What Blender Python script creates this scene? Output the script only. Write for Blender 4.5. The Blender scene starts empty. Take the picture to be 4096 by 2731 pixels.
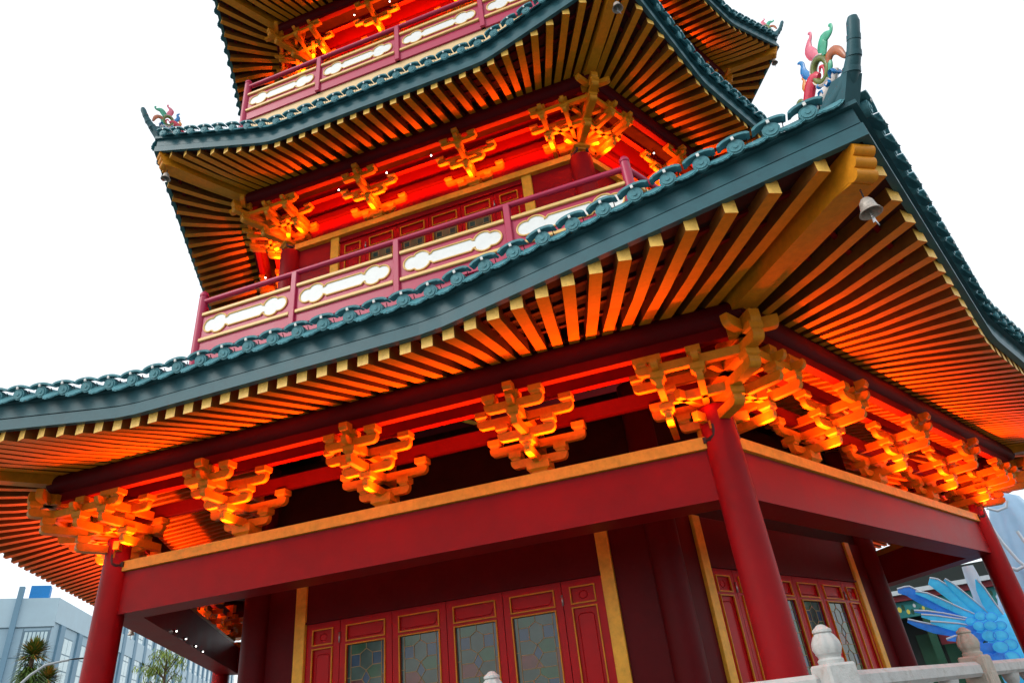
import bpy, math, random
from math import sin, cos, pi, radians, sqrt
from mathutils import Vector, Matrix
random.seed(7)
K = 1.7                       # metres per layout unit
D = bpy.data
scene = bpy.context.scene
COL = scene.collection
GROUND = -2.476
PLINTH = -1.93
HX = 0.8660254

# ------------------------------------------------------------------ materials
MATS = {}
def mat(name, base, rough=.5, spec=.5, metal=0., var=.08, vscale=6., bump=0., bscale=40., emit=None, estr=0., coat=0., dirt=None, alpha=None):
    m = D.materials.new(name); m.use_nodes = True
    nt = m.node_tree; b = nt.nodes['Principled BSDF']
    b.inputs['Roughness'].default_value = rough
    b.inputs['Specular IOR Level'].default_value = spec
    b.inputs['Metallic'].default_value = metal
    b.inputs['Coat Weight'].default_value = coat
    tc = nt.nodes.new('ShaderNodeTexCoord')
    nz = nt.nodes.new('ShaderNodeTexNoise'); nz.inputs['Scale'].default_value = vscale
    nz.inputs['Detail'].default_value = 6; nz.inputs['Roughness'].default_value = .6
    nt.links.new(tc.outputs['Object'], nz.inputs['Vector'])
    mr = nt.nodes.new('ShaderNodeMapRange'); mr.inputs['From Min'].default_value = .3; mr.inputs['From Max'].default_value = .7
    mr.inputs['To Min'].default_value = 1-var; mr.inputs['To Max'].default_value = 1+var
    nt.links.new(nz.outputs['Fac'], mr.inputs['Value'])
    mx = nt.nodes.new('ShaderNodeMix'); mx.data_type = 'RGBA'; mx.blend_type = 'MULTIPLY'; mx.inputs[0].default_value = 1
    mx.inputs[6].default_value = (*base, 1)
    nt.links.new(mr.outputs['Result'], mx.inputs[7])
    out = mx.outputs[2]
    if dirt:
        n2 = nt.nodes.new('ShaderNodeTexNoise'); n2.inputs['Scale'].default_value = dirt[1]; n2.inputs['Detail'].default_value = 8
        n2.inputs['Roughness'].default_value = .7
        nt.links.new(tc.outputs['Object'], n2.inputs['Vector'])
        r2 = nt.nodes.new('ShaderNodeMapRange'); r2.inputs['From Min'].default_value = .52; r2.inputs['From Max'].default_value = .75
        r2.inputs['To Min'].default_value = 0; r2.inputs['To Max'].default_value = dirt[2]
        nt.links.new(n2.outputs['Fac'], r2.inputs['Value'])
        m2 = nt.nodes.new('ShaderNodeMix'); m2.data_type = 'RGBA'
        nt.links.new(r2.outputs['Result'], m2.inputs[0]); nt.links.new(out, m2.inputs[6]); m2.inputs[7].default_value = (*dirt[0], 1)
        out = m2.outputs[2]
    nt.links.new(out, b.inputs['Base Color'])
    # slight roughness variation
    rr = nt.nodes.new('ShaderNodeMapRange'); rr.inputs['To Min'].default_value = max(0, rough-.07); rr.inputs['To Max'].default_value = min(1, rough+.07)
    nt.links.new(nz.outputs['Fac'], rr.inputs['Value']); nt.links.new(rr.outputs['Result'], b.inputs['Roughness'])
    if bump:
        nb = nt.nodes.new('ShaderNodeTexNoise'); nb.inputs['Scale'].default_value = bscale; nb.inputs['Detail'].default_value = 5
        nt.links.new(tc.outputs['Object'], nb.inputs['Vector'])
        bp = nt.nodes.new('ShaderNodeBump'); bp.inputs['Strength'].default_value = bump; bp.inputs['Distance'].default_value = .02
        nt.links.new(nb.outputs['Fac'], bp.inputs['Height']); nt.links.new(bp.outputs['Normal'], b.inputs['Normal'])
    if emit:
        b.inputs['Emission Color'].default_value = (*emit, 1); b.inputs['Emission Strength'].default_value = estr
    MATS[name] = m
    return m
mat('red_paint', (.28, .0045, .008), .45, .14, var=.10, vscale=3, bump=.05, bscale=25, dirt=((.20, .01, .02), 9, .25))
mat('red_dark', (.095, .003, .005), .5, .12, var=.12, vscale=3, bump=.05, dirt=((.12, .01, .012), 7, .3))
mat('tie_red', (.17, .003, .005), .5, .12, var=.12, vscale=4, bump=.04)  # red darkened: shade on the ties' unlit outer faces is in the colour
mat('red_gloss', (.46, .004, .008), .34, .16, var=.08, vscale=4, bump=.03)
mat('pink_paint', (.44, .018, .075), .4, .45, var=.06, vscale=3, bump=.04)
mat('gold_strip', (.88, .45, .045), .45, .3, var=.14, vscale=8, bump=.10, bscale=60, dirt=((.50, .22, .015), 14, .4))  # gold lightened to carry LED spill on the plate faces
mat('rafter_side_shade', (.17, .062, .010), .5, .25, var=.2, vscale=10)  # shade between the rafters painted on their flanks as darker gold-brown
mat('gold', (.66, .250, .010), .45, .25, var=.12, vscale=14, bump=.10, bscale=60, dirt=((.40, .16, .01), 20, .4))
mat('gold_end', (.95, .58, .12), .45, .4, var=.14, vscale=16, bump=.12, bscale=50, dirt=((.45, .22, .04), 22, .5))
mat('gold_pale', (.80, .50, .16), .42, .5, var=.08, vscale=8, bump=.05)
mat('cream', (.80, .56, .28), .5, .4, var=.05, vscale=5)
mat('teal', (.029, .108, .132), .45, .3, var=.12, vscale=5, bump=.05, bscale=30, dirt=((.026, .072, .09), 12, .45))
mat('teal_tile', (.085, .27, .315), .48, .3, var=.16, vscale=10, bump=.25, bscale=55, dirt=((.05, .10, .12), 18, .5))
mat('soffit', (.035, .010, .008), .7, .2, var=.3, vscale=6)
mat('white_panel', (.80, .82, .81), .45, .4, var=.04, vscale=9, bump=.12, bscale=70)
mat('stone', (.50, .52, .51), .75, .3, var=.10, vscale=8, bump=.25, bscale=60, dirt=((.24, .22, .17), 9, .55))
mat('stone_warm', (.44, .40, .34), .75, .3, var=.12, vscale=8, bump=.25, bscale=60, dirt=((.20, .15, .10), 9, .6))
mat('paving', (.16, .15, .135), .8, .3, var=.18, vscale=2, bump=.2)
mat('bronze', (.46, .41, .36), .5, .5, metal=.4, var=.25, vscale=20, bump=.1, dirt=((.08, .14, .12), 30, .6))
mat('black', (.012, .014, .016), .45, .4)
mat('steel', (.45, .46, .47), .35, .5, metal=.8)
mat('bulb', (.9, .9, .9), .3, emit=(1, .96, .88), estr=9)
mat('glass_warm', (.16, .13, .07), .10, .45, var=.35, vscale=4)
mat('glass_clear', (.030, .075, .068), .10, .45, var=.45, vscale=3)
mat('glass_green', (.012, .085, .040), 0.10, .45, var=.25, vscale=8)
mat('glass_blue', (.012, .055, .12), 0.10, .45, var=.25, vscale=8)
mat('glass_red', (.11, .028, .030), 0.10, .45, var=.25, vscale=8)
mat('leading', (.30, .19, .06), .4, .5)
mat('o_pink', (.75, .16, .24), .3, .6, var=.15, vscale=20)
mat('o_green', (.05, .40, .24), .3, .6, var=.3, vscale=16)
mat('o_brown', (.45, .13, .05), .3, .6, var=.3, vscale=16)
mat('o_blue', (.02, .22, .55), .3, .6, var=.25, vscale=20)
mat('o_orange', (.80, .30, .07), .3, .6, var=.25, vscale=18)
mat('o_red', (.65, .03, .07), .3, .6, var=.2, vscale=20)
mat('o_white', (.78, .70, .66), .35, .6, var=.1, vscale=20)
mat('o_olive', (.13, .17, .03), .3, .6, var=.3, vscale=18)

# ------------------------------------------------------------------ mesh builder
class MB:
    def __init__(self): self.v = []; self.f = []; self.m = []; self.sm = []
    def add(self, vs, fs, mi=0, smooth=False):
        o = len(self.v); self.v += [tuple(p) for p in vs]
        for f in fs: self.f.append(tuple(i+o for i in f)); self.m.append(mi); self.sm.append(smooth)
        return self
    def hexa(self, c, mi=0):      # 8 corners: bottom 4 ccw, top 4
        return self.add(c, [(3,2,1,0), (4,5,6,7), (0,1,5,4), (1,2,6,5), (2,3,7,6), (3,0,4,7)], mi)
    def box(self, x0, x1, y0, y1, z0, z1, mi=0):
        return self.hexa([(x0,y0,z0), (x1,y0,z0), (x1,y1,z0), (x0,y1,z0), (x0,y0,z1), (x1,y0,z1), (x1,y1,z1), (x0,y1,z1)], mi)
    def bbox(self, x0, x1, y0, y1, z0, z1, b=.006, mi=0):   # chamfered box
        vs = []
        for sx in (0, 1):
            for sy in (0, 1):
                for sz in (0, 1):
                    X = (x0, x1)[sx]; Y = (y0, y1)[sy]; Z = (z0, z1)[sz]
                    dx = b if sx == 0 else -b; dy = b if sy == 0 else -b; dz = b if sz == 0 else -b
                    vs += [(X, Y+dy, Z+dz), (X+dx, Y, Z+dz), (X+dx, Y+dy, Z)]
        def I(sx, sy, sz, a): return ((sx*2+sy)*2+sz)*3+a
        fs = []
        for s in (0, 1):
            q = [I(s,0,0,0), I(s,1,0,0), I(s,1,1,0), I(s,0,1,0)]; fs.append(q if s else q[::-1])
            q = [I(0,s,0,1), I(0,s,1,1), I(1,s,1,1), I(1,s,0,1)]; fs.append(q if s else q[::-1])
            q = [I(0,0,s,2), I(1,0,s,2), I(1,1,s,2), I(0,1,s,2)]; fs.append(q if s else q[::-1])
        for i in (0, 1):
            for j in (0, 1):
                for a, b2, mk in ((0,1,lambda k: (i,j,k)), (0,2,lambda k: (i,k,j)), (1,2,lambda k: (k,i,j))):
                    fs.append([I(*mk(0), a), I(*mk(1), a), I(*mk(1), b2), I(*mk(0), b2)])
        for sx in (0,1):
            for sy in (0,1):
                for sz in (0,1): fs.append([I(sx,sy,sz,0), I(sx,sy,sz,1), I(sx,sy,sz,2)])
        return self.add(vs, fs, mi)
    def extrude(self, prof, fn, a, b, mi=0, smooth=False, mi_cap=None):
        """closed profile of 2D points; fn(p, t) -> 3D point; caps at t=a and t=b"""
        n = len(prof)
        vs = [fn(p, a) for p in prof] + [fn(p, b) for p in prof]
        self.add(vs, [(i, (i+1) % n, (i+1) % n+n, i+n) for i in range(n)], mi, smooth)
        o = len(self.v); mc = mi if mi_cap is None else mi_cap
        self.add([fn(p, a) for p in prof], [tuple(range(n))[::-1]], mc)
        self.add([fn(p, b) for p in prof], [tuple(range(n))], mc)
        return self
    def tube(self, pts, rad, seg=8, mi=0, cap=True, flat=1.0, fdir=None, smooth=True):
        pts = [Vector(p) for p in pts]
        if not hasattr(rad, '__len__'): rad = [rad]*len(pts)
        rings = []; prev = None
        for i, p in enumerate(pts):
            t = (pts[min(i+1, len(pts)-1)]-pts[max(i-1, 0)]).normalized()
            if fdir is not None: a = Vector(fdir); a = (a-t*a.dot(t)).normalized()
            elif prev is None:
                a = Vector((0, 0, 1)) if abs(t.z) < .9 else Vector((1, 0, 0)); a = (a-t*a.dot(t)).normalized()
            else: a = (prev-t*prev.dot(t)).normalized()
            prev = a; b = t.cross(a)
            rings.append([p+(a*cos(2*pi*k/seg)*flat+b*sin(2*pi*k/seg))*rad[i] for k in range(seg)])
        vs = [q for r in rings for q in r]
        fs = [(i*seg+k, i*seg+(k+1) % seg, (i+1)*seg+(k+1) % seg, (i+1)*seg+k) for i in range(len(pts)-1) for k in range(seg)]
        self.add(vs, fs, mi, smooth)
        if cap:
            self.add(rings[0], [tuple(range(seg))[::-1]], mi); self.add(rings[-1], [tuple(range(seg))], mi)
        return self
    def lathe(self, prof, c=(0,0,0), seg=20, mi=0, smooth=True, ripple=0, nr=0):
        vs = []
        for r, z in prof:
            for k in range(seg):
                a = 2*pi*k/seg; rr = r*(1+ripple*cos(nr*a)) if ripple else r
                vs.append((c[0]+rr*cos(a), c[1]+rr*sin(a), c[2]+z))
        n = len(prof)
        self.add(vs, [(i*seg+k, i*seg+(k+1) % seg, (i+1)*seg+(k+1) % seg, (i+1)*seg+k) for i in range(n-1) for k in range(seg)], mi, smooth)
        self.add(vs[:seg], [tuple(range(seg))[::-1]], mi); self.add(vs[-seg:], [tuple(range(seg))], mi)
        return self
    def ico(self, c, r, mi=0, seg=10):
        prof = [(max(1e-4, r*sin(pi*i/6)), -r*cos(pi*i/6)) for i in range(7)]
        return self.lathe(prof, c, seg, mi)
    def xf(self, M):
        self.v = [tuple(M @ Vector(p)) for p in self.v]; return self
    def join(self, o, M=None):
        vs = o.v if M is None else [tuple(M @ Vector(p)) for p in o.v]
        off = len(self.v); self.v += vs
        self.f += [tuple(i+off for i in f) for f in o.f]; self.m += o.m; self.sm += o.sm
        return self
    def mesh(self, name, mats):
        me = D.meshes.new(name)
        me.from_pydata([(x*K, y*K, z*K) for x, y, z in self.v], [], self.f)
        for mn in mats: me.materials.append(MATS[mn])
        me.polygons.foreach_set('material_index', self.m)
        me.polygons.foreach_set('use_smooth', self.sm)
        me.update()
        import bmesh
        bm = bmesh.new(); bm.from_mesh(me)
        bmesh.ops.remove_doubles(bm, verts=bm.verts, dist=1e-5)
        bmesh.ops.recalc_face_normals(bm, faces=bm.faces)
        for e in bm.edges:
            if len(e.link_faces) == 2 and e.calc_face_angle(0) > radians(40): e.smooth = False
        bm.to_mesh(me); bm.free()
        return me

def place(name, me, parent=None, loc=(0,0,0), rz=0., label=None, cat=None, group=None, kind=None):
    o = D.objects.new(name, me); COL.objects.link(o)
    if parent is not None: o.parent = parent
    o.location = (loc[0]*K, loc[1]*K, loc[2]*K); o.rotation_euler = (0, 0, rz)
    if label: o['label'] = label
    if cat: o['category'] = cat
    if group: o['group'] = group
    if kind: o['kind'] = kind
    return o
def build(name, mb, mats, parent=None, **kw):
    return place(name, mb.mesh(name, mats if isinstance(mats, (list, tuple)) else [mats]), parent, **kw)
def ROT(deg): return Matrix.Rotation(radians(deg), 4, 'Z')

# ------------------------------------------------------------------ camera
CX = (2.385949, -8.653818, -1.535099)
Rv = Vector((.93873656, .32960414, -.10067166)); Uv = Vector((.24936021, -.44795959, .85857539)); Fv = Vector((-.23789317, .83107961, .5027062))
cd = D.cameras.new('camera'); co = D.objects.new('camera', cd); COL.objects.link(co)
M = Matrix((Rv, Uv, -Fv)).transposed().to_4x4(); M.translation = Vector(CX)*K
co.matrix_world = M
cd.sensor_width = 36; cd.lens = 2672.5023/4096*36; cd.clip_start = .05; cd.clip_end = 2000
scene.camera = co

# ------------------------------------------------------------------ world + light
w = D.worlds.new('World'); scene.world = w; w.use_nodes = True
nt = w.node_tree; nt.nodes.clear()
wo = nt.nodes.new('ShaderNodeOutputWorld')
sky = nt.nodes.new('ShaderNodeTexSky'); sky.sky_type = 'NISHITA'; sky.sun_disc = False
SUN_EL, SUN_AZ = 38., 228.     # direction the light comes from (math angle)
sky.sun_elevation = radians(SUN_EL); sky.sun_rotation = radians(90-SUN_AZ)
sky.air_density = 1.; sky.dust_density = 3.; sky.ozone_density = 1.
b1 = nt.nodes.new('ShaderNodeBackground'); b1.inputs['Strength'].default_value = .05
nt.links.new(sky.outputs['Color'], b1.inputs['Color'])
b2 = nt.nodes.new('ShaderNodeBackground'); b2.inputs['Color'].default_value = (.95, .985, 1, 1); b2.inputs['Strength'].default_value = 1.12
ad = nt.nodes.new('ShaderNodeAddShader')
nt.links.new(b1.outputs[0], ad.inputs[0]); nt.links.new(b2.outputs[0], ad.inputs[1]); nt.links.new(ad.outputs[0], wo.inputs['Surface'])
sl = D.lights.new('sun', 'SUN'); sl.energy = 1.1; sl.angle = radians(20); sl.color = (1, .97, .92)
so = D.objects.new('sun', sl); COL.objects.link(so)
sd = Vector((cos(radians(SUN_AZ))*cos(radians(SUN_EL)), sin(radians(SUN_AZ))*cos(radians(SUN_EL)), sin(radians(SUN_EL))))
so.rotation_euler = sd.to_track_quat('Z', 'Y').to_euler()
vs_ = scene.view_settings; vs_.view_transform = 'Standard'; vs_.look = 'None'; vs_.exposure = 0; vs_.gamma = 1; vs_.use_curve_mapping = False
scene.cycles.max_bounces = 5; scene.cycles.diffuse_bounces = 2; scene.cycles.sample_clamp_indirect = 6

# ------------------------------------------------------------------ setting
g = MB(); g.add([(-300,-300,GROUND), (300,-300,GROUND), (300,300,GROUND), (-300,300,GROUND)], [(0,1,2,3)])
build('ground', g, 'paving', kind='structure')

# ------------------------------------------------------------------ the pagoda
mat('interior_shade', (.030, .007, .006), .7, .2, var=.3, vscale=4)  # shade of the unlit porch interior put into the wall colour
for gname in ('glass_clear', 'glass_green', 'glass_blue', 'glass_red', 'glass_warm'):
    MATS[gname].node_tree.nodes['Principled BSDF'].inputs['IOR'].default_value = 1.62
P = place('pagoda', None, None, (0,0,0), label='red and gold hexagonal pagoda with tiered dark teal tiled roofs and lit eaves', cat='pagoda')
# every side part is modelled on the front side (outward = -y) and turned about the axis in 60 degree steps
def around(name, mb, mats, parent, ks=range(6)):
    me = mb.mesh(name, mats if isinstance(mats, (list, tuple)) else [mats]); r = []
    for k in ks: r.append(place(name, me, parent, rz=radians(60*k)))
    return r
SIDES = (0, 1, 5, 2, 4, 3)     # front, right, left, then the rest

pl = MB()
prof = [(5.75, GROUND), (5.75, PLINTH-.16), (5.85, PLINTH-.14), (5.85, PLINTH)]
pl.lathe(prof, seg=6, smooth=False)
build('plinth', pl, 'paving', P)

# ---- storey one columns, beams
def column_mb(r, z0, z1, base=True):
    m = MB()
    pr = [(r*1.0, z0), (r, z0+.3), (r, (z0+z1)/2), (r*.97, z1)]
    m.lathe(pr, seg=36)
    return m
cm = column_mb(.115, PLINTH+.12, .19).mesh('column', ['red_paint'])
bs = MB(); bs.lathe([(.19, 0), (.20, .03), (.19, .07), (.15, .09), (.145, .12)], seg=28)
bsm = bs.mesh('column_base', ['stone'])
for k in range(6):
    a = radians(60*k)
    c = place('column', cm, P, (4.945*cos(a), 4.945*sin(a), 0))
    place('column_base', bsm, c, (0, 0, PLINTH))
def mitre(n0, n1, z0, z1, gap=0.):
    """a beam along the front side, outer face at n1, inner at n0, mitred at the hexagon's corners"""
    t = math.tan(radians(30)); m = MB()
    a, b = n0*t-gap, n1*t-gap
    m.hexa([(-b,-n1,z0), (b,-n1,z0), (a,-n0,z0), (-a,-n0,z0), (-b,-n1,z1), (b,-n1,z1), (a,-n0,z1), (-a,-n0,z1)])
    return m
around('beam', mitre(4.06, 4.305, -.4115, -.085), 'red_paint', P)
around('gold_trim', mitre(4.12, 4.332, -.080, 0, .03), 'gold_strip', P)
# dark strip standing in for the shadow line under the gold plate
around('shadow_strip', mitre(4.07, 4.290, -.0849, -.0801, .03), 'red_dark', P)
# black cable hooks at both ends of every gold plate
hooks = []
for sx in (-1, 1):
    hk = MB(); x = sx*2.425
    hk.tube([(x-sx*.05,-4.33,-.028), (x-sx*.02,-4.365,-.034), (x+sx*.008,-4.375,-.020), (x+sx*.016,-4.378,.015), (x+sx*.018,-4.378,.055)], .015, 8)
    hk.bbox(x-sx*.05-.018, x-sx*.05+.018, -4.348, -4.325, -.048, -.008, .003)
    hooks.append(hk.mesh('cable_hook', ['black']))
for k in (0, 1, 5):
    for h_ in hooks: place('cable_hook', h_, P, rz=radians(60*k))

# ---- bracket sets -------------------------------------------------
def arm_profile(h, L, r=.040):
    """side view of a bracket arm: half length L, height h, rounded lower corners"""
    p = []
    for sx in (1, -1):
        q = []
        for i in range(6):
            a = pi/2*i/5
            q.append((sx*(L-r+r*cos(a)), h*0+r-r*sin(a)))
        p += q if sx == 1 else q[::-1]
        if sx == 1: pass
    # p goes: right side top of curve -> bottom, then left bottom -> up
    return [(L, h)] + p + [(-L, h)]
def dou(m, x, y, z, w=.092, h=.055, d=None):
    """bearing block: tapered lower half, square upper half"""
    d = d or w; a, b = w/2, d/2; c, e = a*.66, b*.66; h1 = h*.36
    m.add([(x-c,y-e,z), (x+c,y-e,z), (x+c,y+e,z), (x-c,y+e,z),
           (x-c*1.06,y-e*1.06,z+h1*.45), (x+c*1.06,y-e*1.06,z+h1*.45), (x+c*1.06,y+e*1.06,z+h1*.45), (x-c*1.06,y+e*1.06,z+h1*.45),
           (x-a,y-b,z+h1), (x+a,y-b,z+h1), (x+a,y+b,z+h1), (x-a,y+b,z+h1),
           (x-a,y-b,z+h), (x+a,y-b,z+h), (x+a,y+b,z+h), (x-a,y+b,z+h)],
          [(3,2,1,0)] + [(4*j+i, 4*j+(i+1) % 4, 4*j+4+(i+1) % 4, 4*j+4+i) for j in range(3) for i in range(4)] + [(12,13,14,15)])
TH = .042    # arm thickness
def lat(m, y, z, L, h=.056, x=0, blocks=True, mid=False, bh=.057):
    m.extrude(arm_profile(h, L), lambda p, t: (x+p[0], t, z+p[1]), y-TH/2, y+TH/2)
    if blocks:
        for sx in (-1, 1): dou(m, x+sx*(L-.042), y, z+h, h=bh)
    if mid: dou(m, x, y, z+h, h=bh)
def proj(m, y0, y1, z, h=.056, x=0, block=True, bh=.057, ang=0., th=TH):
    """arm running outwards from y0 to y1 (y1 < y0), rounded at the outer end"""
    r = .040
    prof = [(y0, h), (y0, 0)] + [(y1+r-r*sin(pi/2*i/5), r-r*cos(pi/2*i/5)) for i in range(6)] + [(y1, h)]
    s = MB(); s.extrude(prof, lambda p, t: (t, p[0], z+p[1]), -th/2, th/2)
    if block: dou(s, 0, y1+.042, z+h, h=bh)
    m.join(s, Matrix.Translation((x, 0, 0)) @ Matrix.Rotation(ang, 4, 'Z'))
def bracket(s1, s2, zs):
    """intermediate set: y=0 is the wall plane, s1/s2 the outward steps, zs the vertical scale"""
    m = MB()
    dou(m, 0, 0, .0, w=.165, h=.085, d=.15)
    t0, t1, t2, t3 = .072, .185, .298, .411
    lat(m, 0, t0, .21); lat(m, 0, t1, .36)
    proj(m, .15, -s1-.045, t0)
    lat(m, -s1, t1, .208, mid=False); lat(m, -s1, t2, .352)
    proj(m, .15, -s2-.045, t1)
    lat(m, -s2, t2, .208)
    proj(m, .15, -s2-.115, t2, block=False)
    # nose under the purlin
    m.extrude([(-s2-.05, 0), (-s2-.115, .010), (-s2-.130, .03), (-s2-.125, .062), (-s2-.05, .066)], lambda p, t: (t, p[0], t3-.035+p[1]), -.032, .032)
    dou(m, 0, -s2, t2+.056)
    m.v = [(x, y, z*zs) for x, y, z in m.v]
    return m
def corner_bracket(s1, s2, zs):
    """corner set in the corner frame (outward along the diagonal = -y); two wings turned by 30 degrees"""
    m = MB(); t0, t1, t2, t3 = .072, .185, .298, .411
    dou(m, 0, 0, 0, w=.19, h=.075)
    c30 = 1/HX
    for sg in (-1, 1):
        s = MB()                       # wing in the frame of one side, wall running away from the corner along +x (sg=1) or -x
        def half(y, z, L, x0, h=.056):
            pr = [(x0, h), (x0, 0)] + [(L-.040+.040*sin(pi/2*i/5), .040-.040*cos(pi/2*i/5)) for i in range(6)] + [(L, h)]
            s.extrude(pr, lambda p, t: (sg*p[0], t, z+p[1]), y-TH/2, y+TH/2)
            dou(s, sg*(L-.042), y, z+h)
        # wall arms, going back along this side and poking out past the corner on the other
        half(0, t0, .23, -.22); half(0, t1, .39, -.37)
        half(-s1, t1, .27, -s1*.58-.02); half(-s1, t2, .46, -s1*.58-.19)
        half(-s2, t2, .40, -s2*.58-.02)
        q = MB(); proj(q, .1, -s2-.045, t1); proj(q, .1, -s2-.11, t2, block=False); dou(q, 0, -s2, t2+.056)
        s.join(q, Matrix.Translation((sg*.02, 0, 0)))
        q = MB(); proj(q, .1, -s2-.045, t1); proj(q, .1, -s2-.11, t2, block=False); dou(q, 0, -s2, t2+.056)
        s.join(q, Matrix.Translation((sg*.27, 0, 0)))
        q = MB(); proj(q, .1, -s1-.045, t0); s.join(q, Matrix.Translation((sg*.27, 0, 0)))
        m.join(s, Matrix.Rotation(radians(30*sg), 4, 'Z'))
    for y1, z, b in ((-s1*c30-.07, t0, 1), (-s2*c30-.07, t1, 1), (-s2*c30-.18, t2, 1)):
        q = MB(); proj(q, .15, y1, z, th=.075); m.join(q)
    # crossed cloud-shaped heads carrying the purlin corner
    q = MB(); proj(q, .1, -s2*c30-.20, t3-.02, h=.09, th=.07, block=False); m.join(q)
    for sg in (-1, 1):
        q = MB(); proj(q, .10, -.21, 0, h=.075, th=.05, block=False)
        m.join(q, Matrix.Translation((0, -s2*c30-.05, t3-.02)) @ Matrix.Rotation(radians(60*sg), 4, 'Z'))
    m.v = [(x, y, z*zs) for x, y, z in m.v]
    return m

LIGHTS = []
def storey_frame(n_wall, z_gold, s2, zs, n_mid, wall_red, led, LED_OUT, LED_TILT, SPREAD):
    """bracket sets, tie beams and purlins round one storey; n_wall = apothem of the bracket base"""
    s1 = s2*.52
    bm_ = bracket(s1, s2, zs).mesh('bracket_set', ['gold'])
    cm_ = corner_bracket(s1, s2, zs).mesh('corner_bracket_set', ['gold'])
    half = n_wall*math.tan(radians(30))
    xs = [(-half + 2*half*(i+1)/(n_mid+1)) for i in range(n_mid)]
    for k in (0, 1, 5, 2):
        for x in xs:
            v = ROT(60*k) @ Vector((x, -n_wall, z_gold))
            place('bracket_set', bm_, P, v, radians(60*k))
        v = ROT(60*k-30) @ Vector((0, -n_wall/HX, z_gold))
        place('corner_bracket_set', cm_, P, v, radians(60*k-30))
    z0 = z_gold
    t1, t2, t3 = .185*zs, .298*zs, .411*zs
    hh = .113*zs
    ztie = z0+.411*zs
    around('tie_beam', mitre(n_wall-.03, n_wall+.03, z0+t2+.004, z0+t2+.10*zs), 'red_dark', P, (0, 1, 5, 2))
    around('tie_beam', mitre(n_wall+s1-.028, n_wall+s1+.028, z0+t3+.006, z0+t3+.085*zs), 'tie_red', P, (0, 1, 5, 2))
    n2 = n_wall+s2
    around('tie_beam', mitre(n2-.03, n2+.03, ztie+.003, ztie+.088), 'tie_red', P)
    # round purlin on top
    pu = MB(); t = math.tan(radians(30)); r = .088; zc = ztie+.088+.072
    rings = []
    seg = 20
    for sx in (-1, 1):
        rings.append([(sx*((n2+r*cos(2*pi*i/seg))*t), -(n2+.004+r*cos(2*pi*i/seg)), zc+r*sin(2*pi*i/seg)) for i in range(seg)])
    pu.add(rings[0]+rings[1], [(i, (i+1) % seg, (i+1) % seg+seg, i+seg) for i in range(seg)], 0, True)
    around('purlin', pu, 'red_dark', P)
    # LED strips lying along the gold plate, shining up
    if led:
        L = 2*half-.06
        for k in (0, 1, 5, 2):
            ld = D.lights.new('led_strip', 'AREA'); ld.shape = 'RECTANGLE'; ld.size = L*K; ld.size_y = .035*K
            ld.energy = led*L/4.6; ld.color = (1, .098, .004); ld.spread = radians(SPREAD)
            lo = D.objects.new('led_strip', ld); COL.objects.link(lo)
            v = ROT(60*k) @ Vector((0, -(n_wall+LED_OUT), z_gold+.012))
            lo.location = v*K
            lo.rotation_euler = (ROT(60*k) @ Matrix.Rotation(radians(180+LED_TILT), 4, 'X')).to_euler()
    return zc+r-.02, n2
ztop1, np1 = storey_frame(4.262, 0.0, .485, 1.07, 3, False, 330, .225, 15, 124)
ztop2, np2 = storey_frame(3.225, 3.862, .470, .835, 2, True, 270, .17, 3, 138)
ztop3, np3 = storey_frame(3.10, 7.36, .475, .69, 2, True, 270, .17, 3, 138)

# ---- roofs ----------------------------------------------------------
T30 = math.tan(radians(30))
class Eave: pass
def eave(nm, zm, Rc, zc, sk):
    e = Eave(); e.nm = nm; e.zm = zm; e.nc = Rc*HX; e.sc = Rc/2; e.zc = zc; e.sk = sk
    wd = .07
    def sp(x): return (sqrt(x*x+wd*wd)+x)/2
    u1 = sp(e.sc-sk)-sp(-sk)
    e.u = lambda s: (sp(abs(s)-sk)-sp(-sk))/u1
    e.n = lambda s: nm+(e.nc-nm)*e.u(s)
    e.z = lambda s: zm+(zc-zm)*e.u(s)
    return e
E1 = eave(5.692, .447, 6.8716, .684, 1.08)
E2 = eave(4.511, 4.157, 5.3688, 4.530, 1.24)
E3 = eave(4.327, 7.547, 5.174, 7.962, 1.19)

def strip(e, n_off0, n_off1, z0, z1, N=48, mi=0):
    """a board following the eave: cross-section rectangle (outer offset n_off1, inner n_off0)"""
    m = MB(); prof = [(n_off0, z0), (n_off1, z0), (n_off1, z1), (n_off0, z1)]
    vs = []
    ss = [-e.sc+2*e.sc*i/N for i in range(N+1)]
    for s in ss:
        for dn, dz in prof:
            n = e.n(s)+dn
            vs.append((s*(n/e.n(s)), -n, e.z(s)+dz))
    fs = []
    for i in range(N):
        for j in range(4):
            fs.append((i*4+j, i*4+(j+1) % 4, (i+1)*4+(j+1) % 4, (i+1)*4+j))
    fs += [(3,2,1,0), tuple(N*4+q for q in (0,1,2,3))]
    m.add(vs, fs, mi, False)
    return m

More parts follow.
